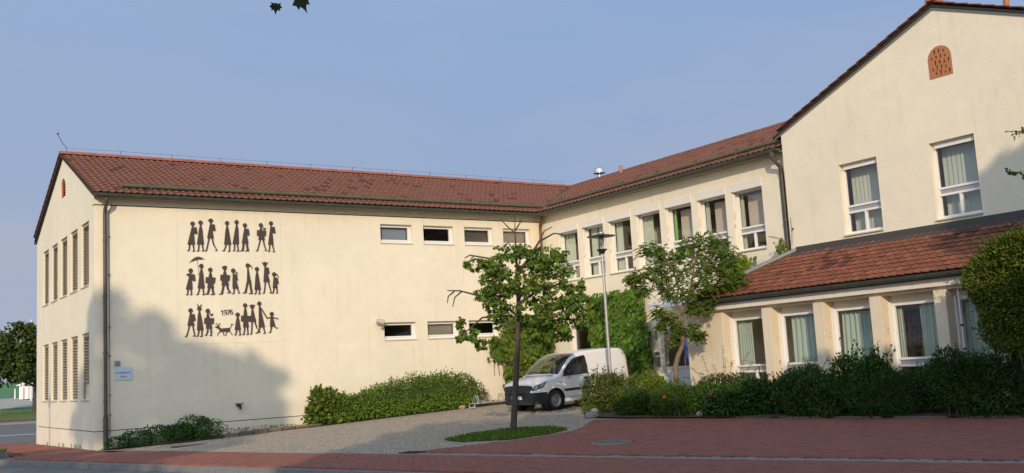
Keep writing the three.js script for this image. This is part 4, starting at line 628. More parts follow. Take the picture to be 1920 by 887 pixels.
// ---------------------------------------------------------------- plants
// leaves: a list of outlines (x along the leaf 0..1, y half width); each leaf is a folded fan of faces
const LEAF = {
  oval: [[0, 0], [0.35, 0.28], [0.7, 0.22], [1, 0]],
  slim: [[0, 0], [0.4, 0.2], [1, 0]],
  ivy: [[0, 0], [0.08, 0.42], [0.45, 0.3], [0.62, 0.34], [1, 0]],
  maple: [[0, 0.06], [0.04, 0.5], [0.3, 0.28], [0.52, 0.56], [0.66, 0.22], [1, 0]],
};
class Leaves {
  constructor(kind) { this.o = LEAF[kind]; this.p = []; this.n = []; this.c = []; }
  // base point, direction of growth, face normal, length, colour
  add(P, dir, nrm, len, c, fold = 0.25) {
    const d = dir.clone().normalize(), b = d.clone().cross(nrm); if (b.lengthSq() < 1e-4) b.set(d.z, 0.1, -d.x); b.normalize(); const n = b.clone().cross(d);
    const pt = (x, y) => [P.x + (d.x * x + b.x * y + n.x * (Math.abs(y) * fold - x * x * 0.18)) * len, P.y + (d.y * x + b.y * y + n.y * (Math.abs(y) * fold - x * x * 0.18)) * len, P.z + (d.z * x + b.z * y + n.z * (Math.abs(y) * fold - x * x * 0.18)) * len];
    for (const s of [-1, 1]) for (let i = 0; i + 1 < this.o.length; i++) {
      const a = this.o[i], q = this.o[i + 1], A = pt(a[0], 0), B2 = pt(a[0], a[1] * s), C2 = pt(q[0], q[1] * s), D = pt(q[0], 0);
      const tri = (X, Y, Z) => { this.p.push(...X, ...Y, ...Z); const ux = Y[0] - X[0], uy = Y[1] - X[1], uz = Y[2] - X[2], vx = Z[0] - X[0], vy = Z[1] - X[1], vz = Z[2] - X[2]; let nx = uy * vz - uz * vy, ny = uz * vx - ux * vz, nz = ux * vy - uy * vx, l = Math.hypot(nx, ny, nz) || 1; for (let k = 0; k < 3; k++) { this.n.push(nx / l, ny / l, nz / l); this.c.push(...c); } };
      if (a[1] > 0) s > 0 ? tri(A, B2, C2) : tri(A, C2, B2);
      if (q[1] > 0 || a[1] > 0) if (q[0] > a[0] && (a[1] > 0 ? q[1] > 0 : true)) s > 0 ? tri(A, C2, D) : tri(A, D, C2);
    }
  }
  geometry() { const g = new THREE.BufferGeometry(); g.setAttribute('position', new THREE.Float32BufferAttribute(this.p, 3)); g.setAttribute('normal', new THREE.Float32BufferAttribute(this.n, 3)); g.setAttribute('color', new THREE.Float32BufferAttribute(this.c, 3)); return g; }
}
const ball = () => { let v; do v = V(rr(-1, 1), rr(-1, 1), rr(-1, 1)); while (v.lengthSq() > 1 || v.lengthSq() < 0.01); return v; };
const tint = (base, spread = 0.35, yellow = 0) => { const k = 1 + (rnd() - 0.5) * 2 * spread, y = rnd() * yellow; return [base[0] * k * (1 + y * 1.6), base[1] * k * (1 + y * 0.35), base[2] * k * (1 - y * 0.3)]; };
// leaves on and in a clump: outward and drooping
function clump(L, c, r, count, len, color, { spread = 0.35, yellow = 0.3, droop = 0.35, flat = 1 } = {}) {
  const shade = 0.85 + rnd() * 0.3;
  for (let i = 0; i < count; i++) {
    const v = ball().normalize(), q = Math.pow(rnd(), 0.45), P = V(c.x + v.x * r * q, c.y + v.y * r * q * flat, c.z + v.z * r * q);
    const dir = ball().multiplyScalar(0.8).addScaledVector(v, 0.7); dir.y -= droop; const n = ball().multiplyScalar(0.7).addScaledVector(v, 0.7); n.y += 0.55;
    const k = tint(color, spread, yellow); L.add(P, dir, n, len * rr(0.7, 1.25), k.map((x) => x * shade));
  }
}
const bend = (a, b, sag, n = 5, wob = 0.05) => { const o = []; for (let i = 0; i <= n; i++) { const t = i / n, p = a.clone().lerp(b, t); p.y += Math.sin(t * Math.PI) * sag; if (i && i < n) p.add(V(rr(-wob, wob), rr(-wob, wob), rr(-wob, wob))); o.push(p); } return o; };
const YAW = -0.5968;      // the frame of things that were sized across the view: x runs along the far wall and towards the annex

// ---- the street tree on its grass island
{
  rnd = seeded(1001);
  const base = V(6.93, 0.13, 10.25), t = thing('street_tree', 'young leafy maple with bare dead twigs on the grass island before the white van', 'tree', base.toArray(), YAW);
  const trunk = [[-0.02, -0.05, 0], [0.03, 0.35, 0], [0.14, 1.38, 0.02], [0.24, 2.37, 0], [0.29, 3.1, 0.02], [0.3, 4.15, 0], [0.3, 4.75, 0], [0.34, 5.32, 0.02]];
  const limbs = [[[0.24, 2.4, 0], [-0.2, 2.75, 0.1], [-0.58, 2.72, 0.15], [-1.05, 2.35, 0.2]], [[0.26, 2.7, 0], [-0.2, 3.15, -0.1], [-0.68, 3.27, -0.12], [-1.09, 3.4, -0.1], [-1.39, 3.42, -0.05]], [[-1.05, 3.38, -0.1], [-1.22, 3.25, -0.1], [-1.28, 3.02, -0.06]], [[-1.22, 3.4, -0.08], [-1.37, 3.28, -0.05], [-1.4, 3.12, 0]], [[0.27, 3.0, 0], [0.8, 3.3, 0.2], [1.3, 3.4, 0.3], [1.85, 3.1, 0.35]], [[0.25, 2.5, 0], [0.8, 2.55, -0.3], [1.3, 2.6, -0.4], [1.8, 2.55, -0.4]], [[0.29, 3.3, 0], [-0.1, 3.8, -0.3], [-0.3, 4.15, -0.35], [-0.82, 4.27, -0.35], [-0.95, 4.2, -0.3]], [[0.3, 3.7, 0], [0.7, 4.2, 0.1], [0.86, 4.45, 0.1], [1.22, 4.62, 0.15], [1.45, 4.58, 0.2]], [[0.86, 4.45, 0.1], [1.0, 4.7, 0.05], [1.2, 4.8, 0]], [[0.3, 3.6, 0.05], [0.35, 3.9, 0.6], [0.4, 4.0, 0.95]], [[0.28, 2.9, 0], [0.3, 3.1, -0.6], [0.3, 3.3, -1.0]], [[0.3, 4.7, 0], [0.1, 4.9, 0], [-0.02, 5.05, 0.02]], [[0.3, 4.75, 0], [0.42, 4.92, 0], [0.48, 5.0, 0.03]], [[0.28, 4.2, 0], [0.12, 4.5, 0.05], [0.02, 4.35, 0.08]]];
  part('trunk', [limb(trunk, [0.088, 0.075, 0.07, 0.062, 0.05, 0.026, 0.013, 0.006], 9), ...limbs.map((l) => { const r0 = l.length > 3 ? 0.034 : 0.016; return limb(l, l.map((_, i) => r0 * (1 - i / l.length) + 0.005), 6); })], M.barkDark, t);
  const cl = [[-0.76, 4.06, 0.17], [-0.51, 4.02, 0.13], [-0.26, 3.92, 0.24], [0.07, 4.06, 0.27], [0.52, 4.14, 0.26], [0.96, 4.12, 0.29], [1.25, 3.98, 0.24], [-0.34, 3.55, 0.28], [-0.02, 3.65, 0.3], [0.43, 3.69, 0.34], [0.87, 3.67, 0.34], [1.31, 3.58, 0.27], [-0.49, 3.2, 0.22], [-0.18, 3.09, 0.3], [-0.26, 2.8, 0.26], [0.33, 3.2, 0.32], [0.77, 3.1, 0.34], [1.22, 3.14, 0.32], [1.59, 3.05, 0.28], [1.88, 3.04, 0.2], [0.62, 2.7, 0.3], [1.12, 2.64, 0.33], [1.57, 2.68, 0.3], [1.83, 2.56, 0.2], [0.5, 2.3, 0.22], [0.85, 2.21, 0.26], [1.23, 2.25, 0.22], [-1.13, 2.64, 0.1], [-1.02, 2.27, 0.15], [-0.79, 2.26, 0.16], [-0.61, 2.14, 0.13], [-0.36, 2.14, 0.11], [1.74, 3.32, 0.16], [0.2, 2.66, 0.2]];
  const L = new Leaves('maple');
  for (const [x, y, r] of cl) { const wide = Math.min(1, r * 3.4), z0 = rr(-0.75, 0.75) * wide; for (const z of r > 0.2 ? [z0, -z0 * rr(0.4, 1)] : [z0]) { const c = V(x + rr(-0.05, 0.05), y + rr(-0.05, 0.05), z); for (let k = 0; k < 9; k++) { const o = ball().multiplyScalar(r * 1.15); clump(L, c.clone().add(o), r * 0.44, Math.round(9 + r * 25), 0.082, [0.088, 0.168, 0.03], { yellow: 0.4, droop: 0.7, spread: 0.4, flat: 0.55 }); } } }
  part('crown', L.geometry(), M.leaf, t);
}
// ---- the small tree by the entrance
{
  rnd = seeded(1002);
  const t = thing('ornamental_tree', 'small light-leaved tree with a crooked warm brown trunk by the entrance door', 'tree', [12.2, 0.35, 10.2], YAW);
  const W = [[[-0.07, -0.3, 0], [-0.01, 0.69, 0], [0.02, 1.1, 0.02], [0.1, 1.35, 0.04], [0.23, 1.6, 0.02], [0.32, 2.1, 0], [0.29, 2.5, 0]], [[0.29, 2.5, 0], [0.09, 2.87, 0.02], [-0.2, 3.25, 0.1], [-0.54, 3.46, 0.15], [-0.8, 3.5, 0.18]], [[0.29, 2.45, 0], [0.49, 2.85, -0.1], [0.81, 3.26, -0.2], [1.27, 3.67, -0.25], [1.5, 4.1, -0.2]], [[0.15, 2.75, 0.02], [0.23, 3.15, 0.2], [0.09, 3.66, 0.3], [-0.21, 4.04, 0.32]], [[0.55, 2.9, -0.1], [0.7, 3.7, 0.1], [0.9, 4.2, 0.2]], [[0.49, 2.85, -0.1], [0.9, 3.05, 0.2], [1.3, 3.15, 0.4], [1.6, 3.2, 0.45]], [[0.31, 2.2, 0], [0.0, 2.35, 0.2], [-0.25, 2.45, 0.3]], [[0.3, 1.9, 0], [0.5, 2.0, 0.1], [0.7, 1.92, 0.15]]];
  part('trunk', W.map((l, k) => limb(l, l.map((_, i) => (k ? 0.032 * (1 - i / l.length) + 0.006 : 0.084 - 0.007 * i)), 8)), M.barkWarm, t);
  const cl = [[-0.83, 3.45, 0.2], [-0.48, 4.25, 0.22], [-0.2, 4.1, 0.2], [-0.45, 3.64, 0.24], [-0.09, 3.76, 0.26], [0.22, 4.0, 0.25], [0.6, 4.26, 0.27], [0.96, 4.32, 0.3], [1.39, 4.22, 0.3], [1.65, 3.93, 0.27], [1.21, 3.81, 0.33], [0.7, 3.77, 0.33], [0.25, 3.46, 0.28], [-0.19, 3.35, 0.2], [0.81, 3.35, 0.33], [1.31, 3.4, 0.36], [1.75, 3.42, 0.3], [1.91, 3.2, 0.2], [1.07, 3.05, 0.27], [1.57, 3.02, 0.25], [0.5, 3.0, 0.24], [0.0, 3.02, 0.18], [0.61, 2.58, 0.18], [0.97, 2.63, 0.2], [-0.32, 2.54, 0.18], [-0.05, 2.38, 0.19], [-0.28, 2.19, 0.13], [0.14, 2.1, 0.19], [0.56, 2.02, 0.2], [0.72, 1.87, 0.13], [0.05, 1.83, 0.16], [-0.96, 3.5, 0.16], [-0.7, 3.15, 0.15]];
  const L = new Leaves('oval'), tw = [];
  for (const [x, y, r] of cl) { const right = x > 0.85 && y > 2.8 ? 1.5 : 1, up = y > 2.8 ? 1 : 0.4; for (let s = 0; s < 62 * right; s++) { // feathery sprays: leaflets in two ranks on a thin stalk
      const c = V(x, y, rr(-0.7, 0.7) * Math.min(1, r * 3.2) * up).add(ball().multiplyScalar(r)), d = ball(); d.y = d.y * 0.4 - 0.12; d.normalize(); const sd = d.clone().cross(V(0, 1, 0)).normalize(), len = rr(0.16, 0.26), base = tint([0.095, 0.17, 0.03], 0.28, rnd() < 0.07 ? 1.2 : 0.2);
      for (let k = 0; k < 7; k++) for (const g of [-1, 1]) { const P = c.clone().addScaledVector(d, (k / 7) * len); P.y -= (k / 7) ** 2 * 0.05; L.add(P, sd.clone().multiplyScalar(g).addScaledVector(d, 0.6).add(V(0, -0.25, 0)), V(rr(-0.9, 0.9), 0.55, rr(-0.7, 0.9)), 0.056, base.map((q) => q * rr(0.8, 1.2)), 0.1); }
    } tw.push(limb(bend(V(x * 0.6 + 0.15, Math.max(2, y - 0.35), 0), V(x, y, 0), 0.02, 3, 0.06), 0.009, 4)); }
  tag(part('twigs', tw, M.barkWarm, t), null, null, null, 'stuff'); part('crown', L.geometry(), M.leaf, t);
}
// ---- shrubs: soft mounds of leaves on stems; lobes are [x, y, z, rx, ry, rz]
function shrub(name, label, category, at, lobes, { leaf = 'oval', len = 0.06, density = 420, color = [0.045, 0.085, 0.02], yellow = 0.4, spread = 0.35, stray = 0.12, mat = M.leafDense, turn = 0, sprigs = 0, sprigLen = 0.4, lift = 0.2, group } = {}, seed = 1) {
  rnd = seeded(seed);
  const t = thing(name, label, category, at, turn, group), L = new Leaves(leaf), st = [];
  for (const [x, y, z, a, b, c] of lobes) {
    const area = 4 * Math.PI * Math.pow((Math.pow(a * b, 1.6) + Math.pow(a * c, 1.6) + Math.pow(b * c, 1.6)) / 3, 1 / 1.6), n = Math.round(area * density * 1.15), bumps = Array.from({ length: 9 }, () => [ball().normalize(), rr(-0.14, 0.2)]);
    for (let i = 0; i < n; i++) {
      const v = ball().normalize(); let k = 1; for (const [q, w] of bumps) k += w * Math.pow(Math.max(0, v.dot(q)), 5);
      k *= 1 - 0.38 * Math.pow(rnd(), 1.5) + (rnd() < 0.1 ? rr(0, stray) : 0);
      const P = V(x + v.x * a * k, y + v.y * b * k, z + v.z * c * k); if (P.y < 0.02) continue;
      const d = ball().multiplyScalar(0.6).add(v); d.y += lift; const nn = ball().multiplyScalar(0.5).add(v); nn.y += 0.6;
      L.add(P, d, nn, len * rr(0.65, 1.3), tint(color, spread, yellow));
    }
    for (let i = 0; i < 3; i++) st.push(limb(bend(V(x + rr(-0.1, 0.1), -0.05, z + rr(-0.1, 0.1)), V(x + rr(-0.5, 0.5) * a, y + rr(0, 0.4) * b, z + rr(-0.5, 0.5) * c), 0.04, 4, 0.03), [0.016, 0.014, 0.011, 0.008, 0.005], 5));
    for (let i = 0; i < sprigs; i++) { // long shoots that stand out of the mound
      const v = ball(); v.y = Math.abs(v.y) + 0.35; v.normalize(); const A = V(x + v.x * a * 0.8, y + v.y * b * 0.8, z + v.z * c * 0.8), e = A.clone().add(V(v.x * 0.6, rr(0.7, 1.1), v.z * 0.6).multiplyScalar(sprigLen * rr(0.5, 1.2))), pts = bend(A, e, 0.02, 5, 0.012);
      st.push(limb(pts, 0.004, 4)); for (let k = 1; k <= 5; k++) for (let s = 0; s < 3; s++) L.add(pts[k].clone().lerp(pts[k - 1], rnd()), ball().add(V(0, 0.25, 0)), V(rr(-0.5, 0.5), 1, rr(-0.5, 0.5)), len * rr(0.8, 1.2), tint(color, spread, yellow));
    }
  }
  part('stems', st, M.twig, t); part('foliage', L.geometry(), mat, t); return t;
}
const gy = (x, z) => ground(x, z) + 0.05;
// along the long wall
shrub('ground_shrub', 'low dark creeping shrub at the wall corner by the left drainpipe', 'shrub', [1.15, gy(1.15, 0.45), 0.45], [[-0.75, 0.1, -0.05, 0.4, 0.16, 0.25], [-0.3, 0.16, 0, 0.5, 0.24, 0.33], [0.25, 0.2, 0, 0.5, 0.27, 0.36], [0.8, 0.22, 0.02, 0.5, 0.26, 0.38]], { len: 0.06, density: 560, color: [0.035, 0.09, 0.026], yellow: 0.15, stray: 0.2 }, 2001);
shrub('leafy_shrub', 'small bright green shrub rising from the low creeping shrub', 'shrub', [2.55, gy(2.5, 0.5), 0.5], [[-0.1, 0.28, 0, 0.48, 0.34, 0.36], [0.2, 0.22, 0.02, 0.42, 0.26, 0.34], [-0.5, 0.2, 0, 0.36, 0.25, 0.3]], { len: 0.065, density: 520, color: [0.055, 0.13, 0.026], yellow: 0.3, stray: 0.3, sprigs: 5, sprigLen: 0.16 }, 2002);
shrub('weeds', 'thin strip of grey-green weeds behind the kerb stones by the wall', 'weeds', [4.3, gy(4.3, 0.6), 0.62], [[-0.9, 0.05, 0, 0.5, 0.09, 0.14], [0, 0.05, -0.1, 0.6, 0.1, 0.14], [0.8, 0.05, -0.15, 0.5, 0.07, 0.12]], { leaf: 'slim', len: 0.055, density: 420, color: [0.1, 0.12, 0.05], yellow: 0.5, stray: 0.4 }, 2003);
shrub('broadleaf_bush', 'bright broad-leaved bush at the left end of the hedge', 'bush', [6.25, gy(6.25, 0.7), 0.72], [[0.05, 0.45, 0, 0.4, 0.5, 0.45], [0.0, 0.8, -0.1, 0.3, 0.3, 0.34], [-0.22, 0.26, 0.1, 0.32, 0.32, 0.38], [0.4, 0.4, 0.05, 0.42, 0.4, 0.45], [0.75, 0.34, 0.05, 0.4, 0.36, 0.45], [0.3, 0.75, 0, 0.26, 0.26, 0.3]], { leaf: 'ivy', len: 0.11, density: 210, color: [0.085, 0.165, 0.028], yellow: 0.6, mat: M.leaf, stray: 0.35, sprigs: 3, sprigLen: 0.22 }, 2004);
{
  const hl = []; for (let k = 0; k < 10; k++) { const x = 0.15 + k * 0.49, h = lerp(0.74, 1.1, smooth(0, 5, k)) * (k > 7 ? 0.95 : 1); hl.push([x, h * 0.5, 0, 0.52, h * 0.58, 0.55]); }
  shrub('hedge', 'long rounded green hedge standing along the cream wall', 'hedge', [6.75, gy(8.5, 0.9) - 0.02, 0.72], hl.map((l) => [l[0], l[1] + 0.037 * (l[0] - 1.8), l[2], l[3], l[4], l[5]]), { leaf: 'oval', len: 0.062, density: 620, color: [0.078, 0.172, 0.028], yellow: 0.55, stray: 0.22, sprigs: 9, sprigLen: 0.22, lift: -0.1 }, 2005);
}
shrub('yellow_bush', 'loose yellow-green bush between the hedge and the bicycle rack', 'bush', [11.75, gy(11.7, 0.8), 0.7], [[0, 0.34, 0, 0.42, 0.42, 0.4], [-0.3, 0.3, 0, 0.35, 0.4, 0.4], [0.25, 0.2, 0.1, 0.3, 0.25, 0.3]], { leaf: 'slim', len: 0.075, density: 400, color: [0.12, 0.15, 0.026], yellow: 0.4, sprigs: 10, sprigLen: 0.25, stray: 0.3 }, 2006);
// climbers
function climber(label, at, turn, spots, { len = 0.11, color = [0.05, 0.12, 0.02], yellow = 0.35, droop = 0.8, leaf = 'ivy', depth = 0.3 } = {}, seed = 3) {
  rnd = seeded(seed); const t = thing('climbing_ivy', label, 'ivy', at, turn), L = new Leaves(leaf), st = [];
  for (const [x0, x1, y0, y1, n, dz] of spots) for (let i = 0; i < n; i++) {
    const x = rr(x0, x1), y = rr(y0, y1), bulge = (dz ?? depth) * (0.35 + 0.65 * nB(x * 0.23 + 0.4, y * 0.23)) , z = bulge * (1 - 0.55 * Math.pow(rnd(), 2)) + 0.02;
    const e = Math.min(x - x0, x1 - x, y1 - y); if (e < 0.18 && rnd() > 0.35 + e * 3.6 * nC(x * 0.3, y * 0.3) * 1.6) continue;
    L.add(V(x, y, z), V(rr(-0.6, 0.6), -droop, rr(0, 0.9)), V(rr(-0.7, 0.7), 0.5 + rr(-0.5, 0.5), 1), len * rr(0.7, 1.3), tint(color, 0.3, rnd() < 0.12 ? yellow * 2.5 : yellow), 0.15);
  }
  for (const [x0, x1, y0, y1] of spots) for (let k = 0; k < 5; k++) { const x = rr(x0, x1); st.push(limb(bend(V(x, Math.max(-0.1, y0 - 0.6), 0.03), V(x + rr(-0.4, 0.4), y1 - 0.1, 0.05), 0, 6, 0.05), 0.014, 5)); }
  part('stems', st, M.barkWarm, t); part('foliage', L.geometry(), M.leaf, t); return t;
}
climber('tall dense ivy block on the wall left of the entrance door', [LA, 0.4, 0], FACE_X, [[2.75, 5.7, 0.6, 3.5, 3500, 0.42], [2.95, 5.35, 3.3, 3.62, 420, 0.3], [4.6, 5.85, 0.9, 2.3, 620, 0.3], [4.7, 5.6, -0.2, 0.8, 420, 0.25]], { len: 0.14, color: [0.078, 0.175, 0.03] }, 3001);
climber('loose ivy hanging in the corner behind the street tree', [0, 0.4, 0], 0, [[13.2, 15.4, 1.0, 3.15, 1700, 0.75], [12.75, 13.6, 1.6, 2.4, 260, 0.45], [13.3, 14.6, 0.2, 1.2, 520, 0.55], [14.3, 15.4, -0.1, 1.2, 420, 0.8]], { len: 0.13, color: [0.07, 0.145, 0.026], yellow: 0.6 }, 3002);
climber('bright green climber above the edge of the annex roof', [LA, 3.7, 0], FACE_X, [[9.2, 10.5, 0.0, 0.72, 420, 0.4], [9.5, 10.2, 0.6, 0.85, 60, 0.3]], { len: 0.14, color: [0.1, 0.2, 0.024], yellow: 0.6, leaf: 'oval' }, 3003);
climber('small fresh climber where the drainpipe meets the annex roof', [15.3, 4.25, 0], FACE_X, [[11.4, 11.78, 0.1, 0.42, 75, 0.25], [11.55, 11.72, 0.3, 0.55, 14, 0.15]], { len: 0.12, color: [0.11, 0.2, 0.03], yellow: 0.6, leaf: 'oval' }, 3004);
{ rnd = seeded(3005); const v = solo('dry_vine', [limb([[15.18, 4.5, 11.95], [15.17, 4.9, 12.0], [15.18, 5.25, 11.98]], 0.006, 4), limb([[15.46, 4.75, 11.4], [15.47, 4.85, 11.1], [15.47, 4.9, 10.9]], 0.006, 4), limb([[15.17, 4.9, 12.0], [15.16, 4.95, 12.06]], 0.02, 4)], M.twig, 'thin dry vine tendrils beside the drainpipe above the annex roof', 'vine'); }
// ---- the beds before the annex
const low = { density: 950, mat: M.leafDense };
shrub('lamp_bush', 'pale-tipped bush around the foot of the lamp post', 'bush', [11.2, 0.3, 8.7], [[-0.4, 0.6, 0.1, 0.34, 0.42, 0.35], [0.0, 0.62, 0, 0.42, 0.44, 0.42], [0.35, 0.45, -0.1, 0.4, 0.45, 0.4], [-0.5, 0.3, 0.2, 0.36, 0.35, 0.36], [0.0, 0.25, 0.3, 0.45, 0.35, 0.4]], { ...low, turn: YAW, leaf: 'slim', len: 0.075, color: [0.07, 0.125, 0.03], yellow: 0.5, sprigs: 9, sprigLen: 0.35, stray: 0.25 }, 4001);
const bedRow = [
  ['low dark shrub right of the lamp post foot', [10.55, 10.6], 0.62, 0.7, [0.039, 0.090, 0.019], 0.2],
  ['feathery yellow-green shrub below the crooked tree', [11.3, 10.3], 0.85, 0.66, [0.098, 0.181, 0.025], 0.5],
  ['low spreading shrub with a small orange rose', [10.75, 11.9], 0.68, 0.8, [0.046, 0.102, 0.020], 0.25],
  ['dense dark shrub with one red rose', [10.95, 13.5], 0.72, 0.85, [0.034, 0.087, 0.020], 0.2],
  ['upright bush before the pier between second and third annex windows', [11.75, 14.9], 1.06, 0.62, [0.052, 0.123, 0.022], 0.3],
  ['dark mound before the third annex window', [11.3, 15.4], 0.85, 0.85, [0.034, 0.084, 0.018], 0.2],
  ['low dull green shrub between the orange rose and red rose shrubs', [11.05, 12.75], 0.7, 0.6, [0.041, 0.099, 0.020], 0.2],
  ['dull green shrub in the gap before the second annex window', [11.35, 14.25], 0.75, 0.65, [0.039, 0.093, 0.020], 0.25],
  ['dark leafy shrub in the gap below the third annex window', [11.6, 16.2], 0.88, 0.7, [0.034, 0.081, 0.018], 0.2],
  ['twiggy tall shrub before the bookcase window', [12.0, 16.4], 1.12, 0.75, [0.046, 0.109, 0.022], 0.3],
  ['broad dark shrub at the paving edge below the bookcase window', [11.55, 17.1], 0.84, 0.95, [0.030, 0.075, 0.018], 0.15],
  ['loose shrub beside the white pipe of the annex', [12.2, 17.9], 1.05, 0.7, [0.041, 0.096, 0.022], 0.25],
  ['dark low shrub under the big round bush', [11.95, 19.2], 1.2, 0.95, [0.029, 0.072, 0.017], 0.15],
];
bedRow.forEach(([label, [x, z], h, r, color, yellow], k) => {
  rnd = seeded(77 + k); const lobes = [[0, h * 0.42, 0, r * 0.8, h * 0.5, r * 0.85]]; for (let i = 0; i < 6; i++) lobes.push([rr(-0.5, 0.5) * r, h * rr(0.25, 0.7), rr(-0.75, 0.75) * r, r * rr(0.3, 0.55), h * rr(0.28, 0.45), r * rr(0.35, 0.6)]);
  const t = shrub('bed_shrub', label, 'shrub', [x, gy(x, z), z], lobes, { ...low, density: 900, leaf: k % 2 ? 'oval' : 'slim', len: k % 3 ? 0.055 : 0.068, color, yellow, sprigs: k === 4 || k === 9 || k === 11 ? 6 : 4, sprigLen: k === 9 ? 0.5 : 0.32, stray: 0.2 }, 4100 + k);
  const rose = { 2: [[-0.62, 0.45, 0.1], [0.5, 0.09, 0.02]], 3: [[-0.75, 0.5, -0.05], [0.45, 0.012, 0.03]] }[k];
  if (rose) part('rose', Array.from({ length: 7 }, (_, i) => new THREE.SphereGeometry(0.027, 7, 5).scale(1, 0.55, 1).rotateX(0.9).rotateY(i * 0.9).translate(rose[0][0] + Math.cos(i * 0.9) * 0.02 * (i > 0), rose[0][1] + Math.sin(i * 1.7) * 0.015, rose[0][2] + Math.sin(i * 0.9) * 0.03 * (i > 0))), std({ color: col(...rose[1]), roughness: 0.7 }), t);
});
{ // long arching sprays with paired leaflets
  rnd = seeded(4300); const t = shrub('arching_shrub', 'arching shrub with long leafy sprays before the first annex window', 'shrub', [11.6, 0.25, 12.5], [[-0.1, 0.45, 0, 0.55, 0.5, 0.5], [0.45, 0.42, 0, 0.55, 0.48, 0.5], [0.85, 0.35, -0.1, 0.4, 0.4, 0.4], [-0.6, 0.32, 0.1, 0.4, 0.36, 0.4]], { ...low, turn: YAW, leaf: 'slim', len: 0.068, color: [0.045, 0.078, 0.024], yellow: 0.3 }, 4301);
  rnd = seeded(4302); const L = new Leaves('slim'), st = [];
  for (const [x, y] of [[-0.75, 1.25], [-0.45, 1.55], [-0.25, 1.3], [0.0, 1.75], [0.3, 1.35], [0.6, 1.55], [0.75, 1.3], [1.0, 1.25], [-0.95, 1.0], [0.15, 1.45], [-0.6, 1.1], [0.45, 1.2]]) { const a = V(x * 0.55, 0.5, rr(-0.2, 0.2)), pts = bend(a, V(x, y * 0.92, rr(-0.3, 0.3)), 0.14, 9, 0.012); st.push(limb(pts, 0.006, 4)); for (let k = 3; k <= 9; k++) for (const s of [-1, 1]) L.add(pts[k], V(s, 0.15 + rr(-0.2, 0.3), rr(-0.4, 0.4)), V(0, 1, rr(-0.3, 0.6)), rr(0.07, 0.1), tint([0.07, 0.1, 0.035], 0.25, 0.4), 0.1); }
  part('spray_stems', st, M.twig, t); part('spray_leaves', L.geometry(), M.leafDense, t);
}
{ // the big clipped bush at the right edge
  const t = shrub('round_bush', 'large dense rounded bush with sunlit yellow top at the annex corner', 'bush', [12.35, gy(12.3, 19.5), 19.62], [[0.1, 2.2, 0.15, 0.85, 1.0, 0.96], [0.1, 2.75, 0.45, 0.72, 0.72, 0.85], [-0.25, 1.6, 0.0, 0.5, 0.5, 0.6], [-0.3, 2.5, -0.35, 0.42, 0.5, 0.45], [-0.4, 1.95, 0.3, 0.45, 0.5, 0.5], [0, 2.9, -0.15, 0.4, 0.4, 0.4], [-0.3, 2.95, 0.4, 0.4, 0.4, 0.42], [0, 1.45, 0.45, 0.6, 0.55, 0.72], [0, 0.75, 0.45, 0.3, 0.6, 0.35], [0.1, 2.3, 1.5, 0.9, 1.25, 0.9], [0.1, 1.3, 1.5, 0.7, 0.8, 0.8]], { leaf: 'oval', len: 0.054, density: 1350, color: [0.066, 0.115, 0.02], yellow: 0.55, stray: 0.3, sprigs: 6, sprigLen: 0.2 }, 4400);
  part('trunk', limb([[0, -0.1, 0.3], [0.05, 0.6, 0.3], [0, 1.6, 0.25]], [0.07, 0.06, 0.04], 7), M.barkDark, t);
}
{ // grass: the island and the strip of tufts
  rnd = seeded(4500); const isl = [P2(6.35, 4.62), P2(7.1, 4.35), P2(8.15, 4.78), P2(8.45, 5.8), P2(8.4, 6.55), P2(7.7, 6.9), P2(6.6, 6.7), P2(6.2, 5.6)], inI = inside(isl), L = new Leaves('slim');
  const g = struct('grass_island', sheet(isl, 0.035), M.lawn);
  for (let i = 0; i < 9000; i++) { const t = rr(6.1, 8.7), d = rr(4.2, 7), p = kerbPt(t, d); if (!inI(p.x, p.z)) continue; L.add(V(p.x, ground(p.x, p.z) + 0.03, p.z), V(rr(-0.5, 0.5), 1, rr(-0.5, 0.5)), V(rr(-1, 1), 0.2, rr(-1, 1)), rr(0.03, 0.085), tint([0.07, 0.14, 0.022], 0.35, 0.4), 0.1); }
  tag(solo('grass', L.geometry(), M.leafDense), 'short green grass growing on the island round the tree', 'grass', null, 'stuff');
}
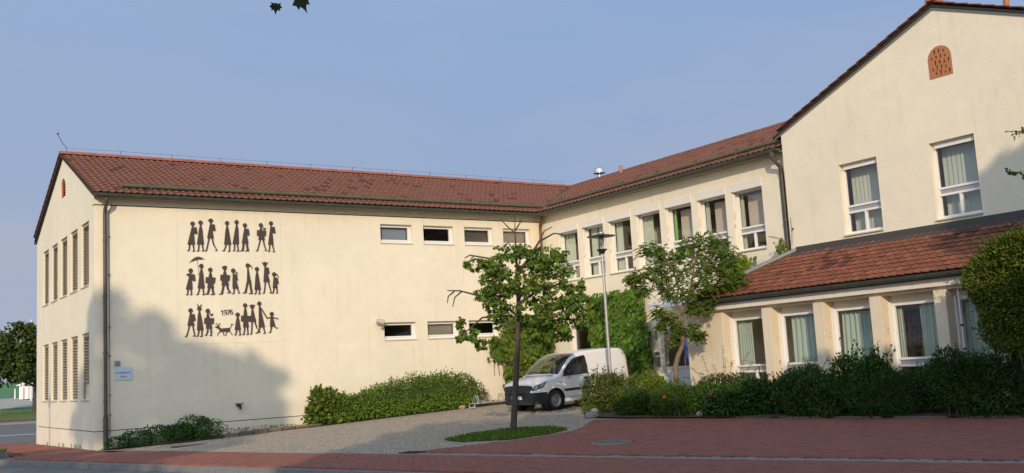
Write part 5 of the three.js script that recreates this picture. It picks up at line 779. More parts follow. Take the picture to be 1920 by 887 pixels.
{ // kerb stones of the wall bed, boulders, dry leaf heap
  rnd = seeded(4600); const k = tag(thing('bed_edging'), null, null, null, 'structure');
  for (let i = 0; i < 7; i++) { const x = 3.3 + i * 0.43, z = 1.08 - i * 0.01 , m = part('edging_stone', rbox(-0.2, 0.2, -0.1, 0.13 - Math.abs(i - 2) * 0.012, -0.06, 0.06, 0.02), std({ color: col(...[[0.17, 0.13, 0.09], [0.13, 0.11, 0.08], [0.2, 0.15, 0.1]][i % 3]), roughness: 1, bumpMap: grain, bumpScale: 0.015 }), k); m.position.set(x, ground(x, z) + 0.02, z); m.rotation.y = -0.03 + rr(-0.04, 0.04); }
  const stone = (label, at, s, c) => { const g = new THREE.IcosahedronGeometry(1, 2), p = g.attributes.position, o = rnd() * 9; for (let i = 0; i < p.count; i++) { const v = V(p.getX(i), p.getY(i), p.getZ(i)), q = 0.8 + 0.45 * nB(v.x * 0.2 + o, v.y * 0.2 + v.z * 0.3); p.setXYZ(i, v.x * s[0] * q, v.y * s[1] * q, v.z * s[2] * q); } g.computeVertexNormals(); const m = solo('boulder', metres(g), std({ color: col(...c), roughness: 0.95, bumpMap: grain, bumpScale: 0.02 }), label, 'stone', 'stones at the bed edges'); m.position.set(...at); m.rotation.y = rnd() * 3; };
  stone('pale grey boulder at the corner of the bed below the lamp bush', [9.78, 0.31, 9.6], [0.2, 0.11, 0.17], [0.25, 0.24, 0.22]);
  stone('small pale stone half under the lamp bush', [10.2, 0.4, 9.2], [0.1, 0.08, 0.09], [0.28, 0.26, 0.23]);
  stone('light brown boulder at the right end of the hedge', [10.98, 0.44, 1.2], [0.12, 0.08, 0.1], [0.34, 0.24, 0.16]);
  stone('whitish stone in the bed before the dark rose shrub', [10.35, 0.34, 12.9], [0.08, 0.07, 0.07], [0.3, 0.28, 0.25]);
}

// ---------------------------------------------------------------- the white van, nose to the left (its own x runs from nose to tail)
{
  const van = thing('parked_van', 'white panel van with black bumper parked nose-out before the ivy', 'van', [11.16, gy(11.16, 5.4) - 0.045, 5.32]);
  const hd = V(0.995, 0, -0.1);                        // from nose to tail
  van.rotation.set(0, Math.atan2(0.1, 0.995), 0.0); van.scale.setScalar(0.92);
  van.position.addScaledVector(hd, -0.88 * 0.92); van.position.y = ground(11.16, 5.4) + 0.022; van.rotation.z = 0.028; van.position.y -= 0.028 * 0.75; van.rotation.order = 'YXZ';
  const curve = (pts) => (x) => { if (x <= pts[0][0]) return pts[0][1]; for (let i = 1; i < pts.length; i++) if (x <= pts[i][0]) { const [a, b] = pts[i - 1], [c, d] = pts[i], t = (x - a) / (c - a), p0 = pts[Math.max(i - 2, 0)], p3 = pts[Math.min(i + 1, pts.length - 1)], m0 = ((d - p0[1]) / (c - p0[0])) * (c - a), m1 = ((p3[1] - b) / (p3[0] - a)) * (c - a); return (2 * t ** 3 - 3 * t * t + 1) * b + (t ** 3 - 2 * t * t + t) * m0 + (-2 * t ** 3 + 3 * t * t) * d + (t ** 3 - t * t) * m1; } return pts[pts.length - 1][1]; };
  const top = curve([[0, 0.62], [0.03, 0.73], [0.07, 0.82], [0.14, 0.89], [0.35, 0.97], [0.7, 1.055], [1.02, 1.11], [1.28, 1.34], [1.6, 1.59], [1.88, 1.73], [2.25, 1.79], [2.8, 1.82], [3.5, 1.83], [4.0, 1.81], [4.2, 1.77], [4.3, 1.66], [4.36, 1.4], [4.4, 1.0]]);
  const plan = curve([[0, 0.42], [0.02, 0.55], [0.05, 0.65], [0.12, 0.745], [0.25, 0.815], [0.45, 0.855], [0.8, 0.885], [1.5, 0.897], [3.6, 0.893], [4.1, 0.87], [4.25, 0.845], [4.35, 0.79], [4.4, 0.72]]);
  const half = (x, y) => plan(x) * (1 - 0.13 * smooth(0.95, 1.95, y) * 1.35 - 0.05 * smooth(0.5, 0.2, y));
  const WX = [0.88, 3.56], low = (x) => { let y = 0.23 + (x > 4.1 ? (x - 4.1) * 0.3 : 0); for (const w of WX) if (Math.abs(x - w) < 0.375) y = Math.max(y, 0.31 + Math.sqrt(0.375 ** 2 - (x - w) ** 2)); return y; };
  const xs = new Set([0, 0.02, 0.04, 0.065, 0.09, 0.12, 0.16, 0.2, 0.25, 0.3, 0.35, 0.42, 0.5, 0.505, 1.06, 1.12, 1.2, 1.27, 1.92, 1.98, 2.06, 2.34, 4.14, 4.2, 4.25, 4.3, 4.33, 4.36, 4.38, 4.4]);
  for (const w of WX) for (let k = 0; k <= 24; k++) xs.add(+(w + 0.3755 * Math.cos((k / 24) * Math.PI)).toFixed(4));
  for (let x = 0.55; x < 4.2; x += 0.08) xs.add(+x.toFixed(3));
  const X = [...xs].sort((a, b) => a - b).filter((x, i, a) => !i || x - a[i - 1] > 0.004), BELT = 1.04, SPLIT = 0.6;
  // one cross section, from the sill up one side and over to the middle of the roof
  const section = (x) => {
    const yl = low(x), yt = top(x), P = [], R = Math.min(0.12, (yt - yl) * 0.3), s = Math.max(yl, Math.min(SPLIT, yt - R)), b = Math.max(s, Math.min(BELT, yt - R)), wt = Math.max(b, yt - R - 0.035);
    for (let i = 0; i < 3; i++) P.push([lerp(yl, s, i / 3)]); for (let i = 0; i < 4; i++) P.push([lerp(s, b, i / 4)]); for (let i = 0; i <= 5; i++) P.push([lerp(b, wt, i / 5)]);
    const out = P.map(([y]) => [half(x, y), y]), wE = half(x, wt), yE = wt, Ry = yt - 0.025 - yE;
    for (let i = 1; i <= 6; i++) { const a = (i / 6) * Math.PI / 2; out.push([wE - R * 0.9 * (1 - Math.cos(a)), yE + Ry * Math.sin(a)]); }
    const wi = wE - R * 0.9; for (let i = 1; i <= 4; i++) { const u = 1 - i / 4; out.push([wi * u, yt - 0.025 * u * u]); }
    return out;
  };
  const S = X.map(section), n = S[0].length, bins = { body: [], bumper: [], rear_bumper: [], windscreen: [], side_window: [], grille: [] };
  for (let i = 0; i + 1 < X.length; i++) for (let j = 0; j + 1 < n; j++) for (const s of [-1, 1]) {
    const v = (a, b) => [X[a], S[a][b][1], S[a][b][0] * s], q = [v(i, j), v(i + 1, j), v(i + 1, j + 1), v(i, j + 1)], xm = (X[i] + X[i + 1]) / 2;
    let to = 'body';
    if (xm < 0.56 && j < 3 || xm < 0.04 && j < 12) to = 'bumper'; else if (xm > 4.2 && j < 3) to = 'rear_bumper';
    if (xm < 0.115 && j >= 12) to = xm < 0.1 ? 'grille' : 'body';
    if (xm > 1.06 && xm < 1.92 && j >= 16) to = 'windscreen';
    if (xm > 1.27 && xm < 2.34 && j >= 7 && j < 12 && !(xm > 1.98 && xm < 1.98)) to = 'side_window';
    if (S[i][j][1] === S[i][j + 1][1] && S[i + 1][j][1] === S[i + 1][j + 1][1] && S[i][j][0] === S[i][j + 1][0]) continue;
    bins[to].push(...(s > 0 ? [q[0], q[1], q[2], q[0], q[2], q[3]] : [q[0], q[2], q[1], q[0], q[3], q[2]]));
  }
  for (const [i, to] of [[0, 'bumper'], [X.length - 1, 'body']]) for (let j = 0; j + 1 < n; j++) { const a = [X[i], S[i][j][1], S[i][j][0]], b = [X[i], S[i][j + 1][1], S[i][j + 1][0]], a2 = [a[0], a[1], -a[2]], b2 = [b[0], b[1], -b[2]]; bins[to].push(...(i ? [a, a2, b2, a, b2, b] : [a, b2, a2, a, b, b2])); }
  const geo = (pts) => { const g = new THREE.BufferGeometry(), key = new Map(), pos = [], idx = []; for (const p of pts) { const k = p.map((x) => x.toFixed(4)).join(); if (!key.has(k)) { key.set(k, pos.length / 3); pos.push(...p); } idx.push(key.get(k)); } g.setAttribute('position', new THREE.Float32BufferAttribute(pos, 3)); g.setIndex(idx); g.computeVertexNormals(); return g; };
  const paint = new THREE.MeshPhysicalMaterial({ color: col(0.81, 0.81, 0.8), roughness: 0.36, clearcoat: 0.7, clearcoatRoughness: 0.06, side: THREE.DoubleSide });
  const plastic = std({ color: col(0.02, 0.02, 0.021), roughness: 0.7, side: THREE.DoubleSide }), rubber = std({ color: col(0.018, 0.018, 0.018), roughness: 0.85 }), chrome = std({ color: col(0.75, 0.75, 0.76), roughness: 0.3, metalness: 0.7 });
  const vglass = new THREE.MeshPhysicalMaterial({ color: col(0.85, 0.9, 0.87), transmission: 1, thickness: 0, roughness: 0, ior: 1.6 });
  const body = part('body', geo(bins.body), paint, van); part('bumper', geo(bins.bumper), plastic, van); part('rear_bumper', geo(bins.rear_bumper), plastic, van); part('grille', geo(bins.grille), plastic, van); part('windscreen', geo(bins.windscreen), vglass, van); part('side_window', geo(bins.side_window), vglass, van);
  // pieces laid on the side skin: corners run round a patch in (x, y)
  const skin = (a, b, c, d, off, s, nx = 10, ny = 4) => { const pos = [], idx = []; for (let i = 0; i <= nx; i++) for (let j = 0; j <= ny; j++) { const u = i / nx, v = j / ny, x = lerp(lerp(a[0], b[0], u), lerp(d[0], c[0], u), v), y = lerp(lerp(a[1], b[1], u), lerp(d[1], c[1], u), v); pos.push(x - off * 0.4 * (x < 0.5), y, (half(x, y) + off) * s); } for (let i = 0; i < nx; i++) for (let j = 0; j < ny; j++) { const p = i * (ny + 1) + j, q = p + ny + 1; idx.push(...(s > 0 ? [p, q, p + 1, p + 1, q, q + 1] : [p, p + 1, q, p + 1, q + 1, q])); } const g = new THREE.BufferGeometry(); g.setAttribute('position', new THREE.Float32BufferAttribute(pos, 3)); g.setIndex(idx); g.computeVertexNormals(); return g; };
  const line = (pts, s, r, off = 0.001) => limb(pts.map(([x, y]) => V(x, y, (half(x, y) + off) * s)), r, 5);
  for (const s of [1, -1]) {
    const hl = part('headlight', skin([0.06, 0.66], [0.41, 0.755], [0.55, 0.93], [0.12, 0.81], 0.007, s), std({ color: col(0.05, 0.055, 0.06), roughness: 0.12, metalness: 0.3 }), van);
    part('reflector', [skin([0.1, 0.7], [0.21, 0.725], [0.26, 0.83], [0.15, 0.795], 0.013, s, 4, 4), skin([0.24, 0.735], [0.37, 0.775], [0.46, 0.885], [0.3, 0.84], 0.013, s, 5, 4)], chrome, hl);
    part('lens', skin([0.055, 0.655], [0.42, 0.75], [0.56, 0.935], [0.115, 0.815], 0.022, s), vglass, hl);
    part('door_gap', [line([[1.22, 0.36], [1.2, 0.6], [1.19, 0.9], [1.22, 1.06]], s, 0.006), line([[2.38, 0.36], [2.4, 0.8], [2.39, 1.2], [2.36, 1.6]], s, 0.006), line([[1.24, 0.36], [2.38, 0.36]], s, 0.006)], rubber, van);
    part('window_seal', [line([[1.2, 1.04], [1.6, 1.045], [2.0, 1.05], [2.35, 1.055]], s, 0.012, 0.003), line([[2.345, 1.05], [2.345, 1.3], [2.335, 1.6]], s, 0.016, 0.003), line([[1.235, 1.06], [1.4, 1.19], [1.65, 1.38], [1.9, 1.52], [2.15, 1.6], [2.335, 1.62]], s, 0.014, 0.003), line([[1.45, 1.05], [1.47, 1.22]], s, 0.009, 0.002)], plastic, van);
    part('side_moulding', [skin([1.26, 0.56], [2.34, 0.56], [2.34, 0.635], [1.24, 0.635], 0.016, s, 16, 2), skin([2.42, 0.56], [3.16, 0.56], [3.16, 0.635], [2.42, 0.635], 0.016, s, 12, 2)], plastic, van);
    part('door_handle', skin([2.12, 0.9], [2.3, 0.905], [2.3, 0.945], [2.12, 0.94], 0.03, s, 4, 2), plastic, van);
    part('indicator', skin([1.06, 0.83], [1.12, 0.835], [1.12, 0.865], [1.06, 0.86], 0.008, s, 2, 2), std({ color: col(0.5, 0.16, 0.03), roughness: 0.3 }), van);
    part('mirror', [new RoundedBoxGeometry(0.13, 0.17, 0.2, 3, 0.045).translate(1.44, 1.13, s * 1.0), new THREE.BoxGeometry(0.07, 0.05, 0.12).translate(1.43, 1.06, s * 0.89)], plastic, van);
    part('tail_lamp', skin([4.26, 0.85], [4.36, 0.85], [4.33, 1.3], [4.25, 1.3], 0.008, s, 3, 6), std({ color: col(0.35, 0.02, 0.02), roughness: 0.25 }), van);
    for (const w of WX) {
      const hub = part('wheel', new THREE.LatheGeometry([[0.17, -0.1], [0.2, -0.105], [0.285, -0.1], [0.31, -0.075], [0.316, 0], [0.31, 0.075], [0.285, 0.1], [0.215, 0.105], [0.205, 0.09], [0.2, 0.05]].map((p) => new THREE.Vector2(...p)), 40).rotateX(Math.PI / 2), rubber, van);
      hub.position.set(w, 0.316, s * 0.775);
      part('rim', [new THREE.LatheGeometry([[0, 0.055], [0.06, 0.06], [0.075, 0.035], [0.13, 0.03], [0.16, 0.05], [0.19, 0.055], [0.2, 0.09], [0.208, 0.1]].map((p) => new THREE.Vector2(...p)), 36).rotateX(Math.PI / 2 * s), ...Array.from({ length: 12 }, (_, k) => new THREE.CylinderGeometry(0.017, 0.017, 0.02, 8).rotateX(Math.PI / 2).translate(Math.cos(k * 0.5236) * 0.158, Math.sin(k * 0.5236) * 0.158, s * 0.05))], std({ color: col(0.34, 0.34, 0.34), roughness: 0.4, metalness: 0.6, side: THREE.DoubleSide }), hub);
      part('rim_slot', Array.from({ length: 12 }, (_, k) => new THREE.SphereGeometry(0.02, 8, 6).scale(1, 1, 0.35).translate(Math.cos(k * 0.5236 + 0.26) * 0.135, Math.sin(k * 0.5236 + 0.26) * 0.135, s * 0.033)), M.dark, hub);
      part('wheel_arch', new THREE.CylinderGeometry(0.374, 0.374, 0.34, 28, 1, true, -Math.PI / 2 - 0.2, Math.PI + 0.4).rotateX(Math.PI / 2).translate(w, 0.31, s * 0.7), plastic, van);
      part('arch_lip', limb(Array.from({ length: 19 }, (_, k) => { const a = (k / 18) * Math.PI; const x = w + Math.cos(a) * 0.377, y = 0.31 + Math.sin(a) * 0.377; return V(x, y, (half(x, y) - 0.002) * s); }), 0.013, 5), w < 1 ? plastic : paint, van);
    }
  }
  part('number_plate', [rbox(-0.035, -0.012, 0.4, 0.51, -0.26, 0.26, 0.004)], std({ color: col(0.7, 0.7, 0.68), roughness: 0.4 }), van); part('plate_strip', box(-0.038, -0.034, 0.402, 0.508, -0.257, -0.215), std({ color: col(0.02, 0.05, 0.35), roughness: 0.4 }), van);
  part('bumper_ledge', limb(Array.from({ length: 25 }, (_, k) => { const a = (k / 24 - 0.5) * 2, z = a * 0.78, x = 0.5 * Math.pow(Math.abs(a), 5) * 0.8; return V(x - 0.03 + 0.02 * Math.abs(a), 0.6, z * (1 + 0.06 * Math.pow(Math.abs(a), 5))); }), 0.03, 6), plastic, van);
  part('lower_intake', [box(-0.012, 0.03, 0.25, 0.36, -0.45, 0.45)], M.dark, van);
  part('wiper', [limb([[1.08, 1.15, 0.62], [1.13, 1.2, 0.2], [1.14, 1.21, -0.1]], 0.011, 5), limb([[1.07, 1.15, 0.05], [1.13, 1.2, -0.3], [1.14, 1.2, -0.6]], 0.011, 5), box(0.98, 1.1, 1.085, 1.1, -0.68, 0.68)], plastic, van);
  part('cabin', [box(0.6, 4.2, 0.26, 0.34, -0.74, 0.74), box(2.42, 2.46, 0.34, 1.7, -0.72, 0.72), box(1.15, 1.5, 0.4, 1.03, -0.76, 0.76)], std({ color: col(0.03, 0.03, 0.032), roughness: 0.8 }), van);
  for (const s of [-0.38, 0.38]) part('seat', [rbox(1.75, 2.25, 0.5, 0.72, s - 0.25, s + 0.25, 0.06), new RoundedBoxGeometry(0.14, 0.7, 0.48, 3, 0.06).rotateZ(-0.2).translate(2.28, 1.02, s), new RoundedBoxGeometry(0.1, 0.2, 0.26, 3, 0.045).translate(2.36, 1.46, s)], std({ color: col(0.045, 0.045, 0.05), roughness: 0.95 }), van);
  part('steering_wheel', new THREE.TorusGeometry(0.19, 0.017, 8, 26).rotateY(Math.PI / 2).rotateZ(-0.5).translate(1.62, 1.08, 0.38), plastic, van);
}
// ---- street lamps: a tapered post, a clear cylinder and a wide flat disc
function lamp(label, at, turn = 0) {
  const t = thing('street_lamp', label, 'street lamp', at, turn);
  part('post', [limb([[0, -0.1, 0], [0, 1.0, 0], [0, 1.03, 0]], [0.072, 0.068, 0.05], 14), limb([[0, 1.0, 0], [0, 4.5, 0]], [0.046, 0.036, 0], 12)].map((g) => g), M.steel, t);
  part('post_top', limb([[0, 4.4, 0], [0, 4.48, 0]], 0.036, 12), M.steel, t);
  part('base_cup', new THREE.LatheGeometry([[0, 4.42], [0.06, 4.43], [0.11, 4.5], [0.115, 4.53], [0.155, 4.535], [0.155, 4.56], [0, 4.56]].map((p) => new THREE.Vector2(...p)), 24), M.dark, t);
  part('glass_cylinder', new THREE.CylinderGeometry(0.125, 0.125, 0.37, 24, 1, true).translate(0, 4.745, 0), new THREE.MeshPhysicalMaterial({ transmission: 1, thickness: 0, roughness: 0.02, ior: 1.45, side: THREE.DoubleSide }), t);
  for (let k = 0; k < 4; k++) part('stay', new THREE.CylinderGeometry(0.006, 0.006, 0.39, 5).translate(Math.cos(k * 1.5708 + 0.5) * 0.13, 4.75, Math.sin(k * 1.5708 + 0.5) * 0.13), M.zinc, t);
  part('reflector', new THREE.LatheGeometry([[0.02, 4.62], [0.045, 4.68], [0.075, 4.78], [0.085, 4.93], [0, 4.93]].map((p) => new THREE.Vector2(...p)), 18), std({ color: col(0.2, 0.17, 0.16), roughness: 0.4, metalness: 0.5 }), t);
  part('disc', new THREE.LatheGeometry([[0, 4.925], [0.3, 4.93], [0.415, 4.935], [0.42, 4.945], [0.3, 4.965], [0.12, 5.0], [0, 5.01]].map((p) => new THREE.Vector2(...p)), 40), std({ color: col(0.1, 0.088, 0.08), roughness: 0.5, metalness: 0.3 }), t);
  part('cap', new THREE.LatheGeometry([[0, 5.06], [0.08, 5.055], [0.1, 5.04], [0.1, 4.99], [0, 4.99]].map((p) => new THREE.Vector2(...p)), 20), M.zinc, t);
  return t;
}
lamp('slim street lamp with flat disc shade standing before the ivy and van', [12.2, ground(12.2, 7.5), 7.5]);
// ---- bicycle rack
M.galvanised = std({ color: col(0.4, 0.4, 0.38), roughness: 0.6, metalness: 0.25 });
{
  const t = thing('bicycle_rack', 'low galvanised bicycle rack at the wall beside the van', 'bicycle rack', [11.2, ground(11.7, 1.5) + 0.01, 1.6], -0.02);
  for (const z of [0, -0.34]) part('rail', limb([[0, 0.0, z], [0.03, 0.12, z], [0.1, 0.14, z], [2.1, 0.14 + 0.05, z], [2.16, 0.06, z]], 0.015, 7), M.galvanised, t);
  for (let k = 0; k < 9; k++) { const x = 0.16 + k * 0.24, h = k % 2 ? 0.22 : 0.42; part('wheel_holder', [-0.03, 0.03].map((o) => limb([[x + o, 0.15, 0], [x + o, h * 0.75, -0.02], [x + o - 0.015, h, -0.08], [x + o - 0.03, h * 0.95, -0.13], [x + o, 0.2, -0.3], [x + o, 0.15, -0.34]], 0.013, 5)), M.galvanised, t); }
  part('cross_bar', [limb([[0.02, 0.03, 0.06], [-0.1, 0.02, -0.1]], 0.02, 6), limb([[0.05, 0.14, 0], [0.05, 0.14, -0.34]], 0.018, 6), limb([[2.12, 0.19, 0], [2.12, 0.19, -0.34]], 0.014, 6)], M.galvanised, t);
}

// ---------------------------------------------------------------- beyond the left corner: side road, lawn, fence, tree, poles
// places there are given by their distance along the view (d), how far right of its left edge (s) and height
const LX = V(0.8275, 0, 0.5623), LD = V(0.5623, 0, -0.8275), L0 = V(-6.3555, 0, 30.2035);
const far = (d, s, y) => L0.clone().addScaledVector(LD, d).addScaledVector(LX, s).setY(y);
{
  const strip = (name, d0, y0, d1, y1, s0, s1, mat) => struct(name, deckSheet([far(d0, s0, y0).toArray(), far(d0, s1, y0).toArray(), far(d1, s1, y1).toArray(), far(d1, s0, y1).toArray()], 0.4), mat);
  strip('side_road', 37.4, -0.26, 56.2, 0.09, -60, 16, M.asphalt);
  strip('far_kerb', 56.2, 0.2, 56.7, 0.21, -60, 16, M.granite);
  strip('far_footpath', 56.7, 0.2, 58.2, 0.3, -60, 16, M.bed);
  strip('far_lawn', 58.2, 0.3, 67, 0.86, -60, 16, M.lawn);
  strip('far_path', 67, 0.87, 81, 1.52, -60, 20, std({ map: texture(256, (u, v) => { const m = 0.8 + 0.4 * nC(u, v); return [0.4 * m, 0.37 * m, 0.32 * m]; }, { repeat: 1 / 3 }), roughness: 0.95 }));
  strip('distant_ground', 81, 1.5, 300, 2.2, -160, 120, M.lawn);
  { const a = far(44.5, -30, -0.105), b = far(46, -14, -0.08); struct('road_marking', deckSheet([far(45.5, -34, -0.086).toArray(), far(45.5, -16.5, -0.086).toArray(), far(45.68, -16.5, -0.083).toArray(), far(45.68, -34, -0.083).toArray()], 0.004), M.white); }
  const f = thing('green_fence', 'plain green fence panel behind the far left path', 'fence', far(80, -49, 1.45).toArray(), YAW), gm = std({ color: col(0.035, 0.13, 0.07), roughness: 0.7 });
  for (let k = 0; k < 5; k++) part('panel', box(k * 2.0, k * 2.0 + 1.97, 0.05, 1.15, -0.03, 0.03), gm, f);
  for (let k = 0; k < 6; k++) part('post', box(k * 2.0 - 0.05, k * 2.0 + 0.02, 0, 1.2, 0.03, 0.09), gm, f);
  const post = (label, d, s, y0, h, r) => { const p = far(d, s, y0), t = solo('white_post', new THREE.CylinderGeometry(r * 0.8, r, h, 10).translate(0, h / 2, 0), M.white, label, 'post'); t.position.copy(p); return t; };
  post('short white post before the green fence', 77.5, -38.45, 1.4, 0.78, 0.06);
  post('tall white mast beside the far left tree, the nearer to the tree top', 74, -35.55, 1.2, 5.9, 0.055);
  post('tall white mast between the far left tree and the wing corner', 74, -35.1, 1.2, 6.0, 0.055);
  post('tall white mast standing closest to the wing corner', 73, -34.35, 1.2, 6.0, 0.055);
  const k = thing('white_hut', 'small white hut with open slats under the far left tree', 'hut', far(76, -37.4, 1.36).toArray(), YAW);
  part('wall', [box(0, 0.7, 0, 1.0, -1.2, 0), box(0.75, 0.8, 0, 1.0, -0.1, 0), box(0.9, 0.98, 0, 1.0, -0.1, 0)], M.white, k); part('roof', metres(slab(poly([[-0.15, 1.0], [1.1, 1.0], [1.1, 1.08], [0.5, 1.3], [-0.15, 1.08]]), 1.5).translate(0, 0, -1.35)), std({ color: col(0.6, 0.6, 0.6) }), k); part('door', box(0.28, 0.42, 0, 0.85, 0.003, 0.02), std({ color: col(0.4, 0.33, 0.25) }), k);
  const r = thing('low_railing', 'low dark green railing on the far left lawn', 'railing', far(62, -31.5, 0.52).toArray(), YAW);
  part('rail', [box(-0.2, 2.4, 0.2, 0.26, -0.02, 0.02)], gm, r); for (const x of [-0.1, 1.1, 2.3]) part('post', box(x, x + 0.06, -0.1, 0.2, -0.03, 0.03), gm, r);
}
function bigTree(label, at, h, lobes, { color = [0.05, 0.095, 0.022], len = 0.34, density = 18, trunkR = 0.16, yellow = 0.4, group, leaf = 'maple', bole = 0.35, name = 'tree' } = {}, seed) {
  rnd = seeded(seed); const t = thing(name, label, 'tree', at, 0, group), L = new Leaves(leaf), w = [limb([[0, -0.3, 0], [0.05, h * bole, 0.02], [0.02, h * 0.62, 0], [0, h * 0.85, 0]], [trunkR, trunkR * 0.8, trunkR * 0.5, trunkR * 0.2], 10)];
  for (const [x, y, z, r] of lobes) {
    w.push(limb(bend(V(0.03, Math.max(h * bole * 0.9, y * 0.55), 0), V(x, y, z), 0.2, 5, 0.08), [trunkR * 0.4, trunkR * 0.3, trunkR * 0.22, trunkR * 0.15, trunkR * 0.09, 0.01], 6));
    const n = Math.max(5, Math.round(r * r * density * 0.55)); for (let i = 0; i < n; i++) { const v = ball().normalize().multiplyScalar(r * (0.45 + 0.55 * Math.sqrt(rnd()))); clump(L, V(x + v.x, y + v.y * 0.85, z + v.z), r * 0.3, 26, len, color, { yellow, droop: 0.5 }); }
  }
  part('trunk', w, M.barkDark, t); part('crown', L.geometry(), M.leafDense, t); return t;
}
bigTree('dense dark green tree on the far left lawn beside the wing', far(62, -29.55, 0.6).toArray(), 5.6, [[-1.9, 3.5, 0, 1.3], [-0.8, 4.3, 0.2, 1.25], [-3.0, 3.2, 0.2, 1.2], [-2.8, 4.0, -0.2, 0.7], [-0.1, 3.2, 0.1, 1.2], [-1.0, 2.7, 0.6, 1.1], [-2.4, 2.5, 0.5, 0.9], [-3.9, 2.7, 0, 1.0], [-0.6, 5.0, 0, 0.6], [-4.5, 3.4, 0, 0.8], [0.3, 4.5, 0, 0.7]], { len: 0.19, density: 62, color: [0.042, 0.075, 0.02], trunkR: 0.17, bole: 0.3 }, 5001);
{ // grass patch with its kerb at the lower left corner
  const P = [[-2.2, -1.35], [-3.4, -0.9], [-5.0, -3.0], [-4.6, -9], [-2.15, -7], [-2.12, -2.6]], g = struct('corner_verge', deckSheet(P.map(([x, z]) => [x, 0.1, z]), 0.3), M.lawn);
  const k = tag(thing('verge_kerb'), null, null, null, 'structure'); P.slice(0, 6).forEach((a, i) => { const b = P[(i + 1) % 6]; part('kerb_stone', metres(new THREE.BoxGeometry(Math.hypot(b[0] - a[0], b[1] - a[1]), 0.4, 0.1).rotateY(-Math.atan2(b[1] - a[1], b[0] - a[0])).translate((a[0] + b[0]) / 2, -0.085, (a[1] + b[1]) / 2)), M.granite, k); });
  rnd = seeded(5100); const L = new Leaves('slim'); const inV = inside(P); for (let i = 0; i < 2600; i++) { const x = rr(-5, -2.1), z = rr(-9, -0.9); if (inV(x, z)) L.add(V(x, 0.1, z), V(rr(-0.5, 0.5), 1, rr(-0.5, 0.5)), V(rr(-1, 1), 0.2, rr(-1, 1)), rr(0.05, 0.11), tint([0.07, 0.14, 0.022], 0.35, 0.4), 0.1); }
  tag(solo('grass', L.geometry(), M.leafDense), 'short grass of the verge at the side road corner', 'grass', null, 'stuff');
}
// ---------------------------------------------------------------- behind the photographer: the trees whose shade lies on the forecourt, and the lamp whose shadow falls on the gable
{
  const G = 'trees across the street that shade the forecourt';
  const T = (label, x, z, h, lobes, seed, o = {}) => bigTree(label, [x, 0, z], h, lobes, { len: 0.5, density: 14, trunkR: 0.22, group: G, ...o }, seed);
  T('tall round tree across the street shading the lower left of the long wall', -24.2, 34.5, 18, [[-1.7, 17.0, 0, 1.8], [-3.3, 15.7, 0, 1.8], [-2.6, 13.5, 0, 1.8], [0.1, 15.5, 0, 1.65], [-0.4, 17.3, 0, 0.8], [1.0, 15.8, 0, 1.35], [2.5, 16.7, 0, 0.55], [1.3, 13.9, 0, 1.2], [-0.2, 12.7, 0, 1.7], [-2.4, 11.2, 0, 2.0], [1.9, 11.6, 0.2, 1.4], [-3.0, 17.4, 0, 1.3], [-2.3, 18.9, 0, 0.5], [-1.0, 18.3, 0, 0.4], [0.5, 17.4, 0, 0.4], [1.5, 17.1, 0, 0.35], [2.2, 15.9, 0, 0.4], [2.0, 15.0, 0, 0.4]], 6001, { len: 0.45, density: 6 });
  T('broad tree across the street over the photographer', -14.2, 35.5, 13, [[-0.2, 11.0, 0, 1.9], [-1.3, 9.9, 0.4, 1.9], [1.6, 11.1, 0, 1.7], [0, 8.4, 0.3, 2.4], [-1.8, 7.6, 0, 1.8], [2.4, 8.8, 0, 2.2], [0, 6.2, 0.6, 2.3], [2.6, 5.8, 0.4, 2.0]], 6002);
  T('middle tree across the street before the brick forecourt', -8.8, 36.0, 12.5, [[-0.6, 9.7, 0, 1.7], [-2.6, 10.8, 0.2, 1.8], [1.3, 9.3, 0, 1.8], [0, 7.5, 0.4, 2.4], [2.6, 8.2, 0, 2.1], [-2.4, 6.3, 0.2, 2.0], [2.6, 5.5, 0.2, 1.9]], 6003);
  T('lower tree across the street before the annex', -2.4, 35.4, 10.5, [[-0.9, 9.2, 0, 1.6], [-2.3, 8.6, 0, 1.9], [0.7, 8.1, 0, 1.6], [0, 6.1, 0.3, 2.2], [2.2, 7.4, 0, 1.8], [2.4, 5.3, 0, 2.0], [-2.2, 5.5, 0.2, 2.1]], 6004);
  T('tall tree across the street shading the gabled hall', 3.9, 34.6, 15, [[-2.0, 8.4, 0, 1.1], [-2.5, 11.4, 0, 0.7], [-0.7, 10.8, 0, 1.55], [-1.2, 12.2, 0, 0.6], [1.2, 11.1, 0, 1.6], [-3.1, 7.9, 0, 1.4], [0.6, 9.6, 0.3, 2.0], [2.9, 9.9, 0, 2.0], [-1.6, 7.8, 0.2, 1.7], [0.8, 7.2, 0.4, 2.2], [-0.9, 5.6, 0.2, 2.0], [2.8, 6.2, 0, 2.0]], 6005);
  T('farther tree across the street right of the gabled hall', 9.8, 34.5, 15.5, [[0, 11.0, 0, 2.4], [-1.7, 10.4, 0, 2.2], [1.8, 10.4, 0, 2.3], [0, 7.8, 0.3, 2.6], [2.4, 6.8, 0, 2.2], [-2.3, 6.6, 0, 2.2]], 6006);
  // bowed street lamp out of frame, left of the wing
  const t = thing('bowed_lamp', 'bowed street lamp by the side road, its shadow on the gable end', 'street lamp', [-5.2, -0.1, -0.5]);
  part('post', limb([[0, 0, 0], [0, 3.6, 0], [0, 4.6, 0]], [0.06, 0.045, 0.04], 10), M.steel, t); part('arm', limb([[0, 4.6, 0], [0.05, 4.95, 0], [0.18, 5.15, -0.1], [0.32, 5.1, -0.25]], 0.03, 8), M.steel, t); part('head', new RoundedBoxGeometry(0.24, 0.34, 0.2, 3, 0.06).translate(0, 4.3, 0), M.steel, t);
}
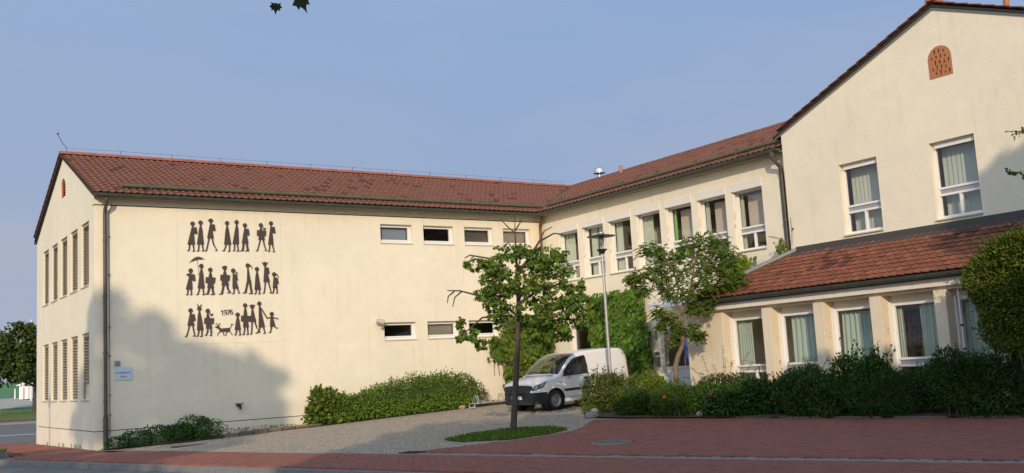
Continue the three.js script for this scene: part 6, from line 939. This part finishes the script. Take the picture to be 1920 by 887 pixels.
// ---- sprigs at the picture's edges: leaves hanging from the broad tree overhead, and two branch tips at the right
function leafBlade(pts, len, mat, parent, at, eul, name = 'leaf') { const s = new THREE.ExtrudeGeometry(poly(pts.map(([x, y]) => [x * len, y * len])), { depth: 0.0012, bevelEnabled: false }), p = s.attributes.position; for (let i = 0; i < p.count; i++) p.setZ(i, p.getZ(i) + Math.abs(p.getX(i)) * 0.25 - (p.getY(i) / len) ** 2 * 0.12 * len); s.computeVertexNormals(); const m = part(name, s, mat, parent); m.position.set(...at); m.rotation.set(...eul); return m; }
{
  const MP = [[0, 0], [0.16, -0.06], [0.42, 0.02], [0.34, -0.16], [0.52, -0.34], [0.36, -0.44], [0.34, -0.66], [0.18, -0.56], [0.06, -0.74], [0, -1.0], [-0.08, -0.72], [-0.2, -0.56], [-0.32, -0.7], [-0.36, -0.46], [-0.54, -0.36], [-0.34, -0.16], [-0.44, 0.02], [-0.16, -0.06]];
  const g = new THREE.MeshPhysicalMaterial({ color: col(0.022, 0.04, 0.012), roughness: 0.7, transmission: 0.12, thickness: 0, side: THREE.DoubleSide });
  const base = far(7.0, 0, 0), t = thing('hanging_sprig', 'dark leaves hanging into the picture from an overhead branch', 'twig', [-3.55, 4.13, 23.15], YAW);
  t.position.copy(V(-6.3555, 1.65, 30.2035).addScaledVector(V(0.55734, 0.12832, -0.82031), 7.0).addScaledVector(V(0.82946, 0.04704, 0.55652), -1.497).addScaledVector(V(-0.02498, 0.99013, 0.13792), 1.66));
  part('branch', limb([[-0.5, 0.5, 0], [-0.2, 0.32, 0.02], [0.1, 0.2, 0], [0.3, 0.17, 0]], [0.012, 0.01, 0.007, 0.004], 6), M.twig, t);
  leafBlade(MP, 0.085, g, t, [-0.14, 0.122, 0.0], [0.25, 0.3, -0.12]); leafBlade(MP, 0.135, g, t, [0.03, 0.16, 0.02], [0.3, -0.2, 0.3]); leafBlade(MP, 0.12, g, t, [0.2, 0.33, 0], [0.2, 0.2, 0.4]);
}
{
  rnd = seeded(7001); const t = thing('branch_tip', 'green branch tips reaching in at the right edge before the hall', 'branch', [13.2, 4.8, 19.31], YAW), L = new Leaves('oval'), st = [];
  for (const [x0, y0, x1, y1, c] of [[0.8, -0.1, -0.06, 0.17, [0.075, 0.16, 0.022]], [0.9, 0.85, 0.03, 0.98, [0.12, 0.13, 0.04]], [0.6, 0.98, 0.16, 0.9, [0.12, 0.13, 0.04]]]) { const pts = bend(V(x0, y0, 0), V(x1, y1, 0.05), 0.05, 8, 0.01); st.push(limb(pts, 0.007, 5)); for (let k = 0; k <= 8; k++) for (let i = 0; i < (y0 < 0.5 ? 12 : 3); i++) L.add(pts[k].clone().add(ball().multiplyScalar(0.05)), ball().add(V(-0.5, -0.2, 0)), V(rr(-0.5, 0.5), 1, rr(-0.5, 0.5)), rr(0.06, 0.1), tint(c, 0.3, 0.4)); }
  part('stems', st, M.twig, t); part('foliage', L.geometry(), M.leaf, t);
}
renderer.render(scene, camera);
